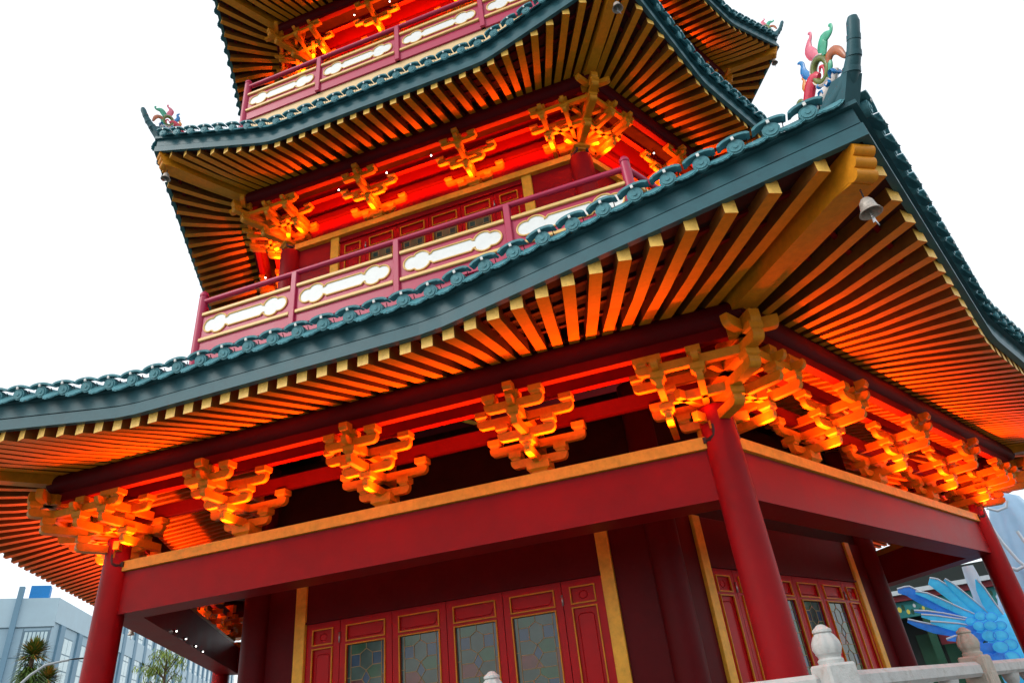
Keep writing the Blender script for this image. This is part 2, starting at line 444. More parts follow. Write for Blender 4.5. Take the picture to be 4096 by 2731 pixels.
def rafter_paths(e, npur, zpur, spacing, sl):
    """list of (s_eave, [outer point, bend point, inner point]) for one side"""
    out = []
    s = spacing/2; ss = []
    while s < e.sc-.10:
        ss.append(s)
        x = s-e.sk
        s += spacing*(1+.18*max(0, x))+max(0, x-1.0)*.05
    pc = npur*T30
    for s in [-q for q in ss[::-1]]+ss:
        a = abs(s); sg = 1 if s > 0 else -1
        if a <= e.sk: sp_ = a
        else: sp_ = e.sk+(pc-.04-e.sk)*((a-e.sk)/(e.sc-e.sk))**.92
        nE = e.n(s)-.035; zE = e.z(s)-.020
        nI = npur; zI = zpur
        A = Vector((sg*a*(nE/e.n(s)), -nE, zE)); I = Vector((sg*sp_, -nI, zI))
        f = .50
        Mx = I.lerp(A, f)
        zb = zpur-sl*((-Mx.y)-npur)
        tt = (a-e.sk)/(e.sc-e.sk); kf = .75*max(0, 1-max(0, tt))*min(1, max(0, (a-e.sk*.8)/.25))
        Mx.z = zb*kf+Mx.z*(1-kf)
        out.append((s, [A, Mx, I]))
    return out
def rafter_mb(path, wdt=.070, h=.090):
    A, Mx, I = path; m = MB(); pts = [A, Mx, I]
    d = (I-A); side = Vector((d.y, -d.x, 0)).normalized()*(wdt/2)
    up = Vector((0, 0, h/2)); vs = []
    for p in pts: vs += [p-side-up, p+side-up, p+side+up, p-side+up]
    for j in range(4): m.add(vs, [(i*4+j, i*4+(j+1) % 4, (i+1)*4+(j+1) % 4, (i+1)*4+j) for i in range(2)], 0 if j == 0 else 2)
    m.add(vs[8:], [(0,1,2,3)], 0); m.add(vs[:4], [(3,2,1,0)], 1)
    return m

def tile_module(detail=True):
    """one eave tile: round roll, its disc, the crescent lamp over it and the drip tile beside it; local y = inward, z up"""
    m = MB()
    seg = 14
    # disc with rim
    def ydisc(x, z, r, y0, y1, mi=0):
        v = [(x+r*cos(2*pi*i/seg), y0, z+r*sin(2*pi*i/seg)) for i in range(seg)]+[(x+r*cos(2*pi*i/seg), y1, z+r*sin(2*pi*i/seg)) for i in range(seg)]
        m.add(v, [(i, (i+1) % seg, (i+1) % seg+seg, i+seg) for i in range(seg)], mi, True)
        m.add(v[:seg], [tuple(range(seg))], mi); m.add(v[seg:], [tuple(range(seg))[::-1]], mi)
    ydisc(0, 0, .044, -.045, -.012); ydisc(0, 0, .033, -.050, -.044); ydisc(0, 0, .012, -.054, -.049)
    # roll running back
    if detail:
        ydisc(0, 0, .038, -.013, .16)
        # crescent lamp
        N = 12; vs = []
        for i in range(N+1):
            a = radians(4+172*i/N); th = .012+.006*sin(pi*i/N)
            for rr, yy in ((0, -.060), (1, -.060), (1, .0), (0, .0)):
                k = 1+rr*th/.055
                vs.append((.070*k*cos(a), yy, .033+.019*(k+rr*.45)*sin(a)))
        m.add(vs, [(i*4+j, i*4+(j+1) % 4, (i+1)*4+(j+1) % 4, (i+1)*4+j) for i in range(N) for j in range(4)]+[(0,1,2,3), tuple(N*4+q for q in (3,2,1,0))], 0, True)
        m.box(-.007, .007, -.064, -.056, .036, .056, 1)
        m.tube([(.064, -.03, .026), (.058, -.01, -.005), (.044, .0, -.012)], .0028, 5, 2)
    else:
        ydisc(0, 0, .036, -.013, .10)
    # drip tile to the right
    pr = []
    for i in range(13):
        t = -1+2*i/12; pr.append((.0915+.084*t, .000-.068*(1-abs(t)**2.0)-.003*cos(i*pi)))
    pr += [(.0915+.084, .022), (.0915+.045, .012), (.0915, .008), (.0915-.045, .012), (.0915-.084, .022)]
    def fn(p, t): return (p[0], t-(-p[1])*1.0, p[1]-.004)
    m.extrude(pr, fn, -.020, -.008)
    if detail:
        pr2 = [(.0915+(x-.0915)*.82, -.010+(z+.010)*.80-.002) for x, z in pr]
        m.extrude(pr2, fn, -.025, -.019)
    # concave pan behind the drip
    return m

def roof(e, npur, zpur, n_in, z_in, ns, sl, spacing, tsp, sides_tiles, slab_n, name):
    # slab: tiled top and boarded underside in one closed mesh
    R = place('roof', None, P)
    NS, NV = 40, 8
    top = MB()
    ss = [-e.sc+2*e.sc*i/NS for i in range(NS+1)]
    def tp(s, v):
        n0 = e.n(s)-.02; z0 = e.z(s)+.195
        n = n0+(n_in-n0)*v; z = z0+(z_in-z0)*(v**1.25)
        s0 = s*(n0/e.n(s)); s1 = s/e.sc*n_in*T30
        return Vector((s0+(s1-s0)*v, -n, z))
    vs = [tp(s, j/NV) for s in ss for j in range(NV+1)]
    W_ = NV+1
    top.add(vs, [(i*W_+j, (i+1)*W_+j, (i+1)*W_+j+1, i*W_+j+1) for i in range(NS) for j in range(NV)], 0, True)
    # underside
    def up(s, v):      # v 0 eave, .5 purlin, 1 inner
        nE = e.n(s)-.02
        pc = npur*T30; a = s/e.sc
        if v <= .5:
            t = v*2; n = nE+(npur-nE)*t; z = e.z(s)+.012+(zpur+.045-e.z(s)-.012)*t
            zb = zpur+.045-sl*(n-npur)
            z = z+(zb-z)*(.75*4*t*(1-t)*max(0, 1-max(0, (abs(s)-e.sk)/(e.sc-e.sk))))
            x = s*(nE/e.n(s))*(1-t)+a*pc*t
        else:
            t = v*2-1; n = npur+(slab_n-npur)*t; z = zpur+.045+sl*.9*(npur-n); x = a*n*T30
        return Vector((x, -n, z))
    NU = 12; W2 = NU+1
    vs2 = [up(s, j/NU) for s in ss for j in range(W2)]
    top.add(vs2, [(i*W2+j+1, (i+1)*W2+j+1, (i+1)*W2+j, i*W2+j) for i in range(NS) for j in range(NU)], 1, False)
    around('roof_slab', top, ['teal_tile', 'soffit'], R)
    # fascia boards
    fa = strip(e, -.03, .012, 0, .078); fa.join(strip(e, -.035, .0, .0915, .19)); fa.join(strip(e, -.05, .030, .1905, .215 if name == 'a' else .236)); fa.join(strip(e, -.036, -.018, .0781, .0914, mi=1))
    around('fascia', fa, ['teal', 'black'], R)
    # battens above the rafters
    bt = MB()
    for t in (.16, .34, .52, .72):
        prev = None
        for i in range(NS+1):
            q = up(ss[i], t*.5)
            if prev is not None:
                a, b = prev, q
                bt.add([a+Vector((0,-.014,-.022)), a+Vector((0,.014,-.022)), b+Vector((0,.014,-.022)), b+Vector((0,-.014,-.022)),
                        a+Vector((0,-.014,.004)), a+Vector((0,.014,.004)), b+Vector((0,.014,.004)), b+Vector((0,-.014,.004))],
                       [(0,1,2,3), (0,3,7,4), (1,5,6,2)], 0)
            prev = q
    around('batten', bt, 'red_dark', R, (0, 1, 5, 2))
    # eave tiles
    md, ms = tile_module(True), tile_module(False)
    for k in sides_tiles:
        tm = MB(); n = int(round(2*e.sc/tsp)); 
        for i in range(n):
            s = -e.sc+.05+(2*e.sc-.10)*(i+.25)/n
            p = tp(s, 0); s2 = s+.05
            sl_ = (e.z(s+.05)-e.z(s-.05))/.1
            an = math.atan2(-(e.n(s+.05)-e.n(s-.05)), .1)
            pit = math.atan2(tp(s, .12).z-p.z, -( -tp(s,.12).y - (-p.y)))
            Mx = Matrix.Translation(p+Vector((0, -.035, .045))) @ Matrix.Rotation(an, 4, 'Z') @ Matrix.Rotation(-math.atan(sl_), 4, 'Y') @ Matrix.Rotation(pit*.6, 4, 'X')
            tm.join(md if k in (0, 1) else ms, Mx @ Matrix.Diagonal((1, 1, .92, 1)))
            if True:   # roll tile up the slope
                tm.tube([tp(s, v)+Vector((0, .0, .03)) for v in (.03, .2, .45, .7, 1.0)], .04, 8, 0, cap=False)
        o = build('eave_tiles', tm, ['teal_tile', 'white_panel', 'black'], R, rz=radians(60*k))
    # hips: ridge, horn, ornament, corner beam (corner frame: outward = -y)
    cz = e.zc; rc = e.nc/HX
    def hip(v):
        q = tp(e.sc, v); r = sqrt(q.x**2+q.y**2); return r, q.z
    hm = MB(); pts = []
    pr = [(-.055, -.04), (.055, -.04), (.055, .075), (.03, .105), (.035, .125), (-.035, .125), (-.03, .105), (-.055, .075)]
    N = 10; ring = []
    for i in range(N+1):
        r, z = hip(i/N)
        if i == 0: r -= .03
        ring.append([(x, -r, z+zz) for x, zz in pr])
    vs = [q for g_ in ring for q in g_]; n = len(pr)
    hm.add(vs, [(i*n+j, i*n+(j+1) % n, (i+1)*n+(j+1) % n, (i+1)*n+j) for i in range(N) for j in range(n)]+[tuple(range(n))[::-1], tuple(N*n+j for j in range(n))])
    hmesh = hm.mesh('hip_ridge', ['teal'])
    r0, z0 = hip(0); z0 += .03
    ho = MB()
    hp = [(-.50,.06), (-.30,.062), (-.14,.065), (-.03,.07), (.05,.085), (.11,.125), (.16,.18), (.20,.25), (.235,.32), (.245,.345)]
    hr = [.040, .045, .050, .052, .047, .039, .033, .029, .030, .022]
    # widen into a fin at the foot
    rings = []
    for i, ((dr, dz), rr) in enumerate(zip(hp, hr)):
        rings.append((dr, dz, rr))
    ho.tube([(0, -(r0+dr), z0+dz) for dr, dz, rr in rings], [rr for *_, rr in rings], 14, 0, flat=1.0)
    for i in range(5, 8):
        dr, dz = hp[i]; ho.tube([(0, -(r0+dr-.006), z0+dz-.012), (0, -(r0+dr+.006), z0+dz+.012)], hr[i]+.0028, 14, 0)
    # skirt below the horn
    ho.extrude([(-.50, -.02), (.03, -.02), (.12, .10), (.02, .15), (-.12, .10), (-.25, .11), (-.50, .13)], lambda p, t: (t, -(r0+p[0]), z0+p[1]), -.042, .042)
    hormesh = ho.mesh('ridge_horn', ['teal'])
    orn = ornament(r0, z0)
    ormesh = orn.mesh('ridge_ornament', ['o_pink', 'o_green', 'o_brown', 'o_blue', 'o_orange', 'o_red', 'o_white', 'o_olive'])
    # corner beam with a three-lobed cloud end
    cb = MB()
    rp = npur/HX; rE = rc-.10; zE = cz-.02; w_ = .054
    st = [(rp-.35, zpur+.10, zpur-.05), (rp, zpur+.03, zpur-.115), (rE, zE+.03, zE-.135)]
    vs = []
    for r, zt_, zb_ in st: vs += [(-w_, -r, zb_), (w_, -r, zb_), (w_, -r, zt_), (-w_, -r, zt_)]
    cb.add(vs, [(i*4+j, i*4+(j+1) % 4, (i+1)*4+(j+1) % 4, (i+1)*4+j) for i in range(2) for j in range(4)]+[(3,2,1,0), (8,9,10,11)])
    for j in range(3):
        zz = zE-.010-j*.056; yy = -(rE+.030-j*.022)
        cb.extrude([(.035*cos(2*pi*i/16), .035*sin(2*pi*i/16)) for i in range(16)], lambda p, t: (t, yy+p[0], zz+p[1]), -w_-.003, w_+.003, 0, True)
    cb.hexa([(-w_*.97, -(rE-.04), zE-.15), (w_*.97, -(rE-.04), zE-.15), (w_*.97, -(rE-.14), zE-.13), (-w_*.97, -(rE-.14), zE-.13), (-w_*.97, -(rE+.03), zE+.02), (w_*.97, -(rE+.03), zE+.02), (w_*.97, -(rE-.14), zE+.025), (-w_*.97, -(rE-.14), zE+.025)])
    cbm = cb.mesh('corner_beam', ['gold'])
    for k in range(6):
        rz = radians(60*k-30)
        place('corner_beam', cbm, R, rz=rz)
        place('hip_ridge', hmesh, R, rz=rz)
        place('ridge_horn', hormesh, R, rz=rz)
        place('ridge_ornament', ormesh, R, rz=rz)
    return R, (rE, zE)

def ornament(r0, z0):
    """painted ceramic scrolls standing on the hip behind the horn"""
    m = MB()
    def P3(r, z): return (0, -(r0+r), z0+.20+(z-.20)*1.12)
    def curl(pts, rads, mi, fl=.55, sub=3):
        p = [Vector((q[0], q[1], 0)) for q in pts]; n = len(p); P_, R_ = [], []
        for i in range(n-1):
            a, b, c, d = p[max(i-1, 0)], p[i], p[i+1], p[min(i+2, n-1)]
            for j in range(sub):
                t = j/sub
                P_.append(.5*((2*b)+(c-a)*t+(2*a-5*b+4*c-d)*t*t+(3*b-a-3*c+d)*t**3)); R_.append(rads[i]+(rads[i+1]-rads[i])*t)
        P_.append(p[-1]); R_.append(rads[-1])
        m.tube([P3(q.x, q.y) for q in P_], R_, 10, mi, fdir=(1,0,0), flat=fl)
    # board along the ridge: red body below, white-edged scrolls in blue
    curl([(-.27,.165), (-.20,.19), (-.12,.185), (-.03,.19), (.05,.225)], [.018,.03,.032,.03,.012], 6, .8)
    curl([(-.23,.21), (-.18,.255), (-.13,.30), (-.09,.315), (-.06,.29)], [.018,.034,.038,.032,.018], 5, .7)
    for r, z, q in ((-.20,.188,1), (-.14,.185,-1), (-.08,.186,1), (-.02,.194,-1), (.025,.212,1)):
        curl([(r-.018,z-.012*q), (r-.006,z+.012*q), (r+.014,z+.010*q), (r+.014,z-.006*q), (r+.004,z-.006*q)], [.006,.008,.008,.007,.004], 3, 4.2, 2)
    ring = [(-.035+.050*cos(a), .305+.062*sin(a)) for a in [2*pi*i/20 for i in range(21)]]
    m.tube([P3(*p) for p in ring], .017, 10, 7, cap=False, fdir=(1,0,0), flat=1.0)
    ring = [(-.035+.066*cos(a), .305+.079*sin(a)) for a in [2*pi*i/20 for i in range(2, 17)]]
    m.tube([P3(*p) for p in ring], .0075, 8, 6, fdir=(1,0,0), flat=2.0)
    curl([(-.055,.235), (-.025,.262), (-.012,.30), (-.03,.322), (-.045,.305)], [.008,.010,.010,.008,.005], 5, .9)
    curl([(-.02,.24), (.02,.265), (.03,.30), (.01,.325)], [.014,.018,.014,.008], 1, .6)
    curl([(.012,.345), (.030,.385), (.062,.412), (.098,.402), (.118,.404), (.128,.424), (.118,.436)], [.022,.036,.034,.020,.012,.010,.008], 1, .42)
    curl([(-.012,.372), (-.036,.418), (-.046,.462), (-.022,.492), (-.002,.502), (.006,.522), (-.006,.532)], [.020,.034,.030,.018,.011,.009,.007], 0, .42)
    curl([(.015,.285), (.045,.312), (.078,.308), (.102,.278), (.112,.238), (.118,.215)], [.018,.026,.025,.022,.016,.009], 2, .6)
    curl([(-.095,.335), (-.125,.372), (-.132,.412), (-.118,.442), (-.130,.468), (-.144,.476)], [.016,.024,.022,.014,.009,.006], 3, .45)
    curl([(-.115,.292), (-.152,.305), (-.168,.338), (-.150,.368), (-.158,.388)], [.016,.022,.018,.011,.007], 4, .45)
    curl([(-.075,.255), (-.088,.285), (-.088,.32), (-.075,.35)], [.018,.020,.018,.014], 4, .7)
    m.ico(P3(-.085, .250), .016, 3); m.ico(P3(-.068, .248), .008, 6); m.ico(P3(-.098, .262), .008, 6)
    # olive tail curling back at the inner end
    curl([(-.21,.20), (-.245,.23), (-.262,.275), (-.245,.305), (-.222,.298), (-.218,.275)], [.014,.018,.018,.016,.012,.008], 7, .6)
    curl([(-.24,.215), (-.285,.205), (-.315,.17)], [.012,.010,.006], 7, .6)
    return m

R1, be1 = roof(E1, np1, ztop1+.035, 3.97, 1.80, 0, .26, .138, .183, (0,1,5,2), 3.2, 'a')
R2, be2 = roof(E2, np2, ztop2+.035, 3.80, 4.95, 0, .30, .155, .183, (0,1,5,2), 3.1, 'b')
R3, be3 = roof(E3, np3, ztop3+.035, 3.0, 8.60, 0, .30, .155, .183, (0,1,5,2), 3.0, 'c')

# rafters: the hundred that show largest are parts, the rest one mass
rest = MB()
raf_sets = [(R1, E1, np1, ztop1+.035, .26), (R2, E2, np2, ztop2+.035, .30), (R3, E3, np3, ztop3+.035, .30)]
count = 0
for ri, (R, e, npur, zpur, sl) in enumerate(raf_sets):
    paths = rafter_paths(e, npur, zpur, .138 if ri == 0 else .155, sl)
    for k in (0, 1, 5, 2):
        for s, pth in paths:
            single = (ri == 0 and k == 0) or (ri == 1 and k == 0 and s > -2.4) or (ri == 0 and k == 1 and s < -1.0)
            mb = rafter_mb(pth)
            if single and count < 100:
                count += 1
                build('rafter', mb, ['gold', 'gold_end', 'rafter_side_shade'], R, rz=radians(60*k))
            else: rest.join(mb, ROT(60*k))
ro = build('rafters', rest, ['gold', 'gold_end', 'rafter_side_shade'], P, kind='stuff')

# porch ceiling slats of the ground floor (inside the purlin)
for k in (0, 1, 5, 2):
    m = MB()
    zr = ztop1+.03
    n_ = 0; s = -2.5
    while s < 2.55:
        nmin = max(3.25, abs(s)/T30+.03)
        if nmin < np1-.1:
            z1, z0 = zr+.24*(np1-nmin), zr
            m.hexa([(s-.024,-np1,z0-.035), (s+.024,-np1,z0-.035), (s+.024,-nmin,z1-.035), (s-.024,-nmin,z1-.035),
                    (s-.024,-np1,z0+.02), (s+.024,-np1,z0+.02), (s+.024,-nmin,z1+.02), (s-.024,-nmin,z1+.02)])
        s += .138
    for n in (3.55, 3.85, 4.15, 4.45):
        z = zr+.24*(np1-n)+.022; t = n*T30-.02
        m.box(-t, t, -n-.02, -n+.02, z, z+.02)
    build('porch_ceiling', m, 'gold', P, rz=radians(60*k))

# ---- walls and doors -----------------------------------------------
def glass_pane(x0, x1, z0, z1, y):
    """leaded pane: coloured pieces in one sheet"""
    m = MB(); ld = MB(); w_, h_ = x1-x0, z1-z0
    b = w_*.17
    def quad(a, c, z_0, z_1, mi): m.add([(a,y,z_0), (c,y,z_0), (c,y,z_1), (a,y,z_1)], [(0,1,2,3)], mi)
    def bar(p, q, wd=.0028):
        p, q = Vector(p), Vector(q); d = (q-p).normalized(); nn = Vector((-d.y, d.x))*wd
        ld.add([(p.x-nn.x,y-.004,p.y-nn.y), (q.x-nn.x,y-.004,q.y-nn.y), (q.x+nn.x,y-.004,q.y+nn.y), (p.x+nn.x,y-.004,p.y+nn.y),
                (p.x-nn.x,y+.002,p.y-nn.y), (q.x-nn.x,y+.002,q.y-nn.y), (q.x+nn.x,y+.002,q.y+nn.y), (p.x+nn.x,y+.002,p.y+nn.y)],
               [(0,1,2,3), (0,4,5,1), (1,5,6,2), (2,6,7,3), (3,7,4,0)])
    # side borders of little rectangles
    n = max(3, int(h_/.20))
    cols = [0, 1, 0, 3, 0, 2]
    for sx in (0, 1):
        a = x0 if sx == 0 else x1-b*.55; c = a+b*.55
        for i in range(n):
            za, zb = z0+h_*i/n, z0+h_*(i+1)/n
            quad(a, c, za, zb, cols[(i*2+sx) % 6]); bar((a, za), (c, za))
        bar((c if sx == 0 else a, z0), (c if sx == 0 else a, z1))
    ix0, ix1 = x0+b*.55, x1-b*.55; iw = ix1-ix0; cx = (ix0+ix1)/2
    # stacked units: hexagon with coloured corners, then crossed lozenges
    uh = iw*1.30; zt = z1; i = 0
    while zt > z0+.01:
        zb = max(z0, zt-uh); hh = zt-zb
        if hh > uh*.6:
            zc = zt-hh*.34; r = iw*.20
            hx = [(cx, zc+r*1.45), (cx+r, zc+r*.8), (cx+r, zc-r*.8), (cx, zc-r*1.45), (cx-r, zc-r*.8), (cx-r, zc+r*.8)]
            m.add([(p[0], y, p[1]) for p in hx], [tuple(range(6))[::-1]], 0)
            for j in range(6): bar(hx[j], hx[(j+1) % 6])
            # surrounding pieces
            zc_ = zc-r*1.45
            m.add([(ix0,y,zt), (cx,y,zt), (cx,y,hx[0][1]), (hx[5][0],y,hx[5][1]), (ix0,y,hx[5][1])], [(0,1,2,3,4)], 1 if i % 2 == 0 else 0)
            m.add([(cx,y,zt), (ix1,y,zt), (ix1,y,hx[1][1]), (hx[1][0],y,hx[1][1]), (cx,y,hx[0][1])], [(0,1,2,3,4)], 1 if i % 2 else 0)
            quad(ix0, hx[5][0], hx[4][1], hx[5][1], 2 if i % 2 == 0 else 0); quad(hx[1][0], ix1, hx[2][1], hx[1][1], 2)
            bar((ix0, hx[5][1]), hx[5]); bar(hx[1], (ix1, hx[1][1])); bar((ix0, hx[4][1]), hx[4]); bar(hx[2], (ix1, hx[2][1]))
            bar((cx, zt), hx[0])
            # lower part
            zl = zc_-r*1.1
            m.add([(ix0,y,hx[4][1]), (hx[4][0],y,hx[4][1]), (cx,y,zc_), (cx-r*.7,y,zl), (ix0,y,zl)], [(0,1,2,3,4)], 0)
            m.add([(ix1,y,hx[2][1]), (ix1,y,zl), (cx+r*.7,y,zl), (cx,y,zc_), (hx[2][0],y,hx[2][1])], [(0,1,2,3,4)], 1)
            m.add([(cx,y,zc_), (cx+r*.7,y,zl), (cx,y,zl-r*.9), (cx-r*.7,y,zl)], [(0,1,2,3)], 2)
            bar((cx, zc_), (cx+r*.7, zl)); bar((cx, zc_), (cx-r*.7, zl)); bar((cx-r*.7, zl), (cx, zl-r*.9)); bar((cx+r*.7, zl), (cx, zl-r*.9))
            bar((ix0, zl), (cx-r*.7, zl)); bar((cx+r*.7, zl), (ix1, zl))
            m.add([(ix0,y,zl), (cx-r*.7,y,zl), (cx,y,zl-r*.9), (cx-r*.6,y,zb), (ix0,y,zb)], [(0,1,2,3,4)], 3 if i % 2 == 0 else 0)
            m.add([(ix1,y,zl), (ix1,y,zb), (cx+r*.6,y,zb), (cx,y,zl-r*.9), (cx+r*.7,y,zl)], [(0,1,2,3,4)], 0)
            m.add([(cx,y,zl-r*.9), (cx+r*.6,y,zb), (cx-r*.6,y,zb)], [(0,1,2)], 3)
            bar((cx, zl-r*.9), (cx-r*.6, zb)); bar((cx, zl-r*.9), (cx+r*.6, zb)); bar((ix0, zb), (ix1, zb))
        else:
            quad(ix0, ix1, zb, zt, 0)
        zt = zb; i += 1
    return m, ld
def gold_frame(m, x0, x1, z0, z1, y, w_=.010, d=.012):
    m.box(x0-w_, x1+w_, y-d, y+.002, z1, z1+w_); m.box(x0-w_, x1+w_, y-d, y+.002, z0-w_, z0)
    m.box(x0-w_, x0, y-d, y+.002, z0, z1); m.box(x1, x1+w_, y-d, y+.002, z0, z1)
def groove(m, pts, y, wd=.004):
    for i in range(len(pts)-1):
        p, q = Vector(pts[i]), Vector(pts[i+1]); d = (q-p).normalized(); nn = Vector((-d.y, d.x))*wd
        m.add([(p.x-nn.x,y,p.y-nn.y), (q.x-nn.x,y,q.y-nn.y), (q.x+nn.x,y,q.y+nn.y), (p.x+nn.x,y,p.y+nn.y),
               (p.x,y-.006,p.y), (q.x,y-.006,q.y)], [(0,1,5,4), (4,5,2,3), (0,4,3), (1,2,5)])
def wall_storey(n, z0, z1, ztrim, zdoor, dw, side_w, pil_x, pil_w, col_r, panel_h, win_gap, ks, doors_ks, full):
    half = n*T30
    # carcass wall
    around('wall', mitre(n-.14, n-.02, z0, z1), 'red_dark' if full else 'interior_shade', P)
    cmm = MB(); cmm.lathe([(col_r, z0), (col_r, z1)], seg=32)
    cmesh = cmm.mesh('column', ['red_paint' if full else 'red_dark'])
    for k in range(6):
        v = ROT(60*k-30) @ Vector((0, -n/HX, 0)); place('column', cmesh, P, v)
    pb = MB()
    x0 = -2*dw; x1 = 2*dw
    for k in ks:
        for sx in (-1, 1):
            q = MB(); q.bbox(sx*pil_x-pil_w/2, sx*pil_x+pil_w/2, -n-.035, -n+.03, z0, ztrim, .004)
            build('pilaster', q, 'gold_strip', P, rz=radians(60*k))
        # lintel board over the doors
        q = MB(); q.bbox(-(pil_x-pil_w/2), pil_x-pil_w/2, -n-.012, -n+.03, zdoor+.004, ztrim, .004); q.box(-(pil_x-pil_w/2), pil_x-pil_w/2, -n-.028, -n+.0, zdoor-.001, zdoor+.016)
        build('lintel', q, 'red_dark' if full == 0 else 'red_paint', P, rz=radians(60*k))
        # outer wall panels beside the pilasters
        for sx in (-1, 1):
            a, b = sorted((sx*(pil_x+pil_w/2+.002), sx*(half-col_r*.8)))
            q = MB(); q.box(a, b, -n-.004, -n+.02, z0, ztrim)
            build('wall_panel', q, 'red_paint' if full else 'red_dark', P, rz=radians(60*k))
        # narrow side leaves and four door leaves
        leaves = [(-(pil_x-pil_w/2), -2*dw, 0)]+[(-2*dw+i*dw, -dw+i*dw, 1) for i in range(4)]+[(2*dw, pil_x-pil_w/2, 0)]
        for a, b, isdoor in leaves:
            a += .003; b -= .003
            d = MB(); fr = MB(); zt = zdoor-.003
            sx = (b-a)*(.14 if isdoor else .22)
            pa, pb_ = a+sx, b-sx
            p1, p0 = zt-.062*panel_h, zt-.062*panel_h-.112*panel_h
            wt = p0-.04*panel_h; wb = z0+.02 if not isdoor else z0+(zdoor-z0)*.30
            # stiles and rails
            d.box(a, pa, -n-.004, -n+.03, z0, zt); d.box(pb_, b, -n-.004, -n+.03, z0, zt)
            d.box(pa, pb_, -n-.004, -n+.03, p1, zt); d.box(pa, pb_, -n-.004, -n+.03, wt, p0)
            d.box(pa, pb_, -n+.008, -n+.03, p0, p1)
            if isdoor: d.box(pa, pb_, -n-.004, -n+.03, z0, wb)
            else: d.box(pa, pb_, -n+.008, -n+.03, z0, wt)
            groove(d, [(pa+.02, p0+.03), (pa+.05, p0+.02), (pb_-.05, p0+.02), (pb_-.03, p0+.035), (pb_-.02, p1-.045)] if isdoor else [((pa+pb_)/2+.035*cos(t), (p0+p1)/2+.03*sin(t)) for t in [2*pi*i/8 for i in range(9)]], -n+.008)
            if not isdoor: groove(d, [(pa+.03, z0+.1), (pa+.03, wt-.06), (pa+.05, wt-.04), (pb_-.05, wt-.04), (pb_-.03, wt-.06), (pb_-.03, z0+.1)], -n+.008)
            o = build('door' if isdoor else 'side_panel', d, 'red_gloss', P, rz=radians(60*k))
            gold_frame(fr, pa, pb_, p0, p1, -n-.004)
            gold_frame(fr, pa, pb_, wb, wt, -n-.004)
            build('gold_trim', fr, 'gold', o)
            if isdoor and k in doors_ks:
                gp, gl = glass_pane(pa, pb_, wb, wt, -n+.012)
                build('window_pane', gp, ['glass_clear', 'glass_green', 'glass_blue', 'glass_red'] if not full else ['glass_warm', 'glass_warm', 'glass_clear', 'glass_red'], o)
                build('leading', gl, 'leading', o)
            elif isdoor:
                gp = MB(); gp.box(pa, pb_, -n+.012, -n+.02, wb, wt); build('window_pane', gp, 'glass_clear', o)
        for x in (-2*dw, 2*dw):
            q = MB(); q.tube([(x, -n-.012, zdoor-.155*panel_h-.03), (x, -n-.012, zdoor-.155*panel_h+.05)], .008, 8)
            build('hinge', q, 'steel', P, rz=radians(60*k))
wall_storey(3.23, PLINTH, .98, -.12, -.535, .5, .3, 1.39, .105, .125, 1.0, .04, (0, 1), (0, 1), 0)
wall_storey(3.20, 2.0, 3.785, 3.785, 3.70, .405, .3, 1.215, .11, .125, 1.0, .04, (0, 1), (0,), 1)
wall_storey(3.08, 5.0, 7.285, 7.285, 7.19, .39, .3, 1.17, .11, .12, 1.0, .04, (0, 1), (), 1)
# gold plates and red backing boards of the upper storeys
around('gold_trim', mitre(3.05, 3.262, 3.782, 3.860, .02), 'gold_strip', P)
around('gold_trim', mitre(2.95, 3.140, 7.282, 7.358, .02), 'gold_strip', P)
around('backing_board', mitre(3.10, 3.205, 3.860, 4.75), 'red_paint', P)
around('backing_board', mitre(2.97, 3.085, 7.358, 8.15), 'red_paint', P)
for k in (0, 1, 5):
    for sx, h_ in zip((-1, 1), hooks):
        place('cable_hook', h_, P, ROT(60*k) @ Vector((-sx*.60, 1.075, 3.86)), radians(60*k))

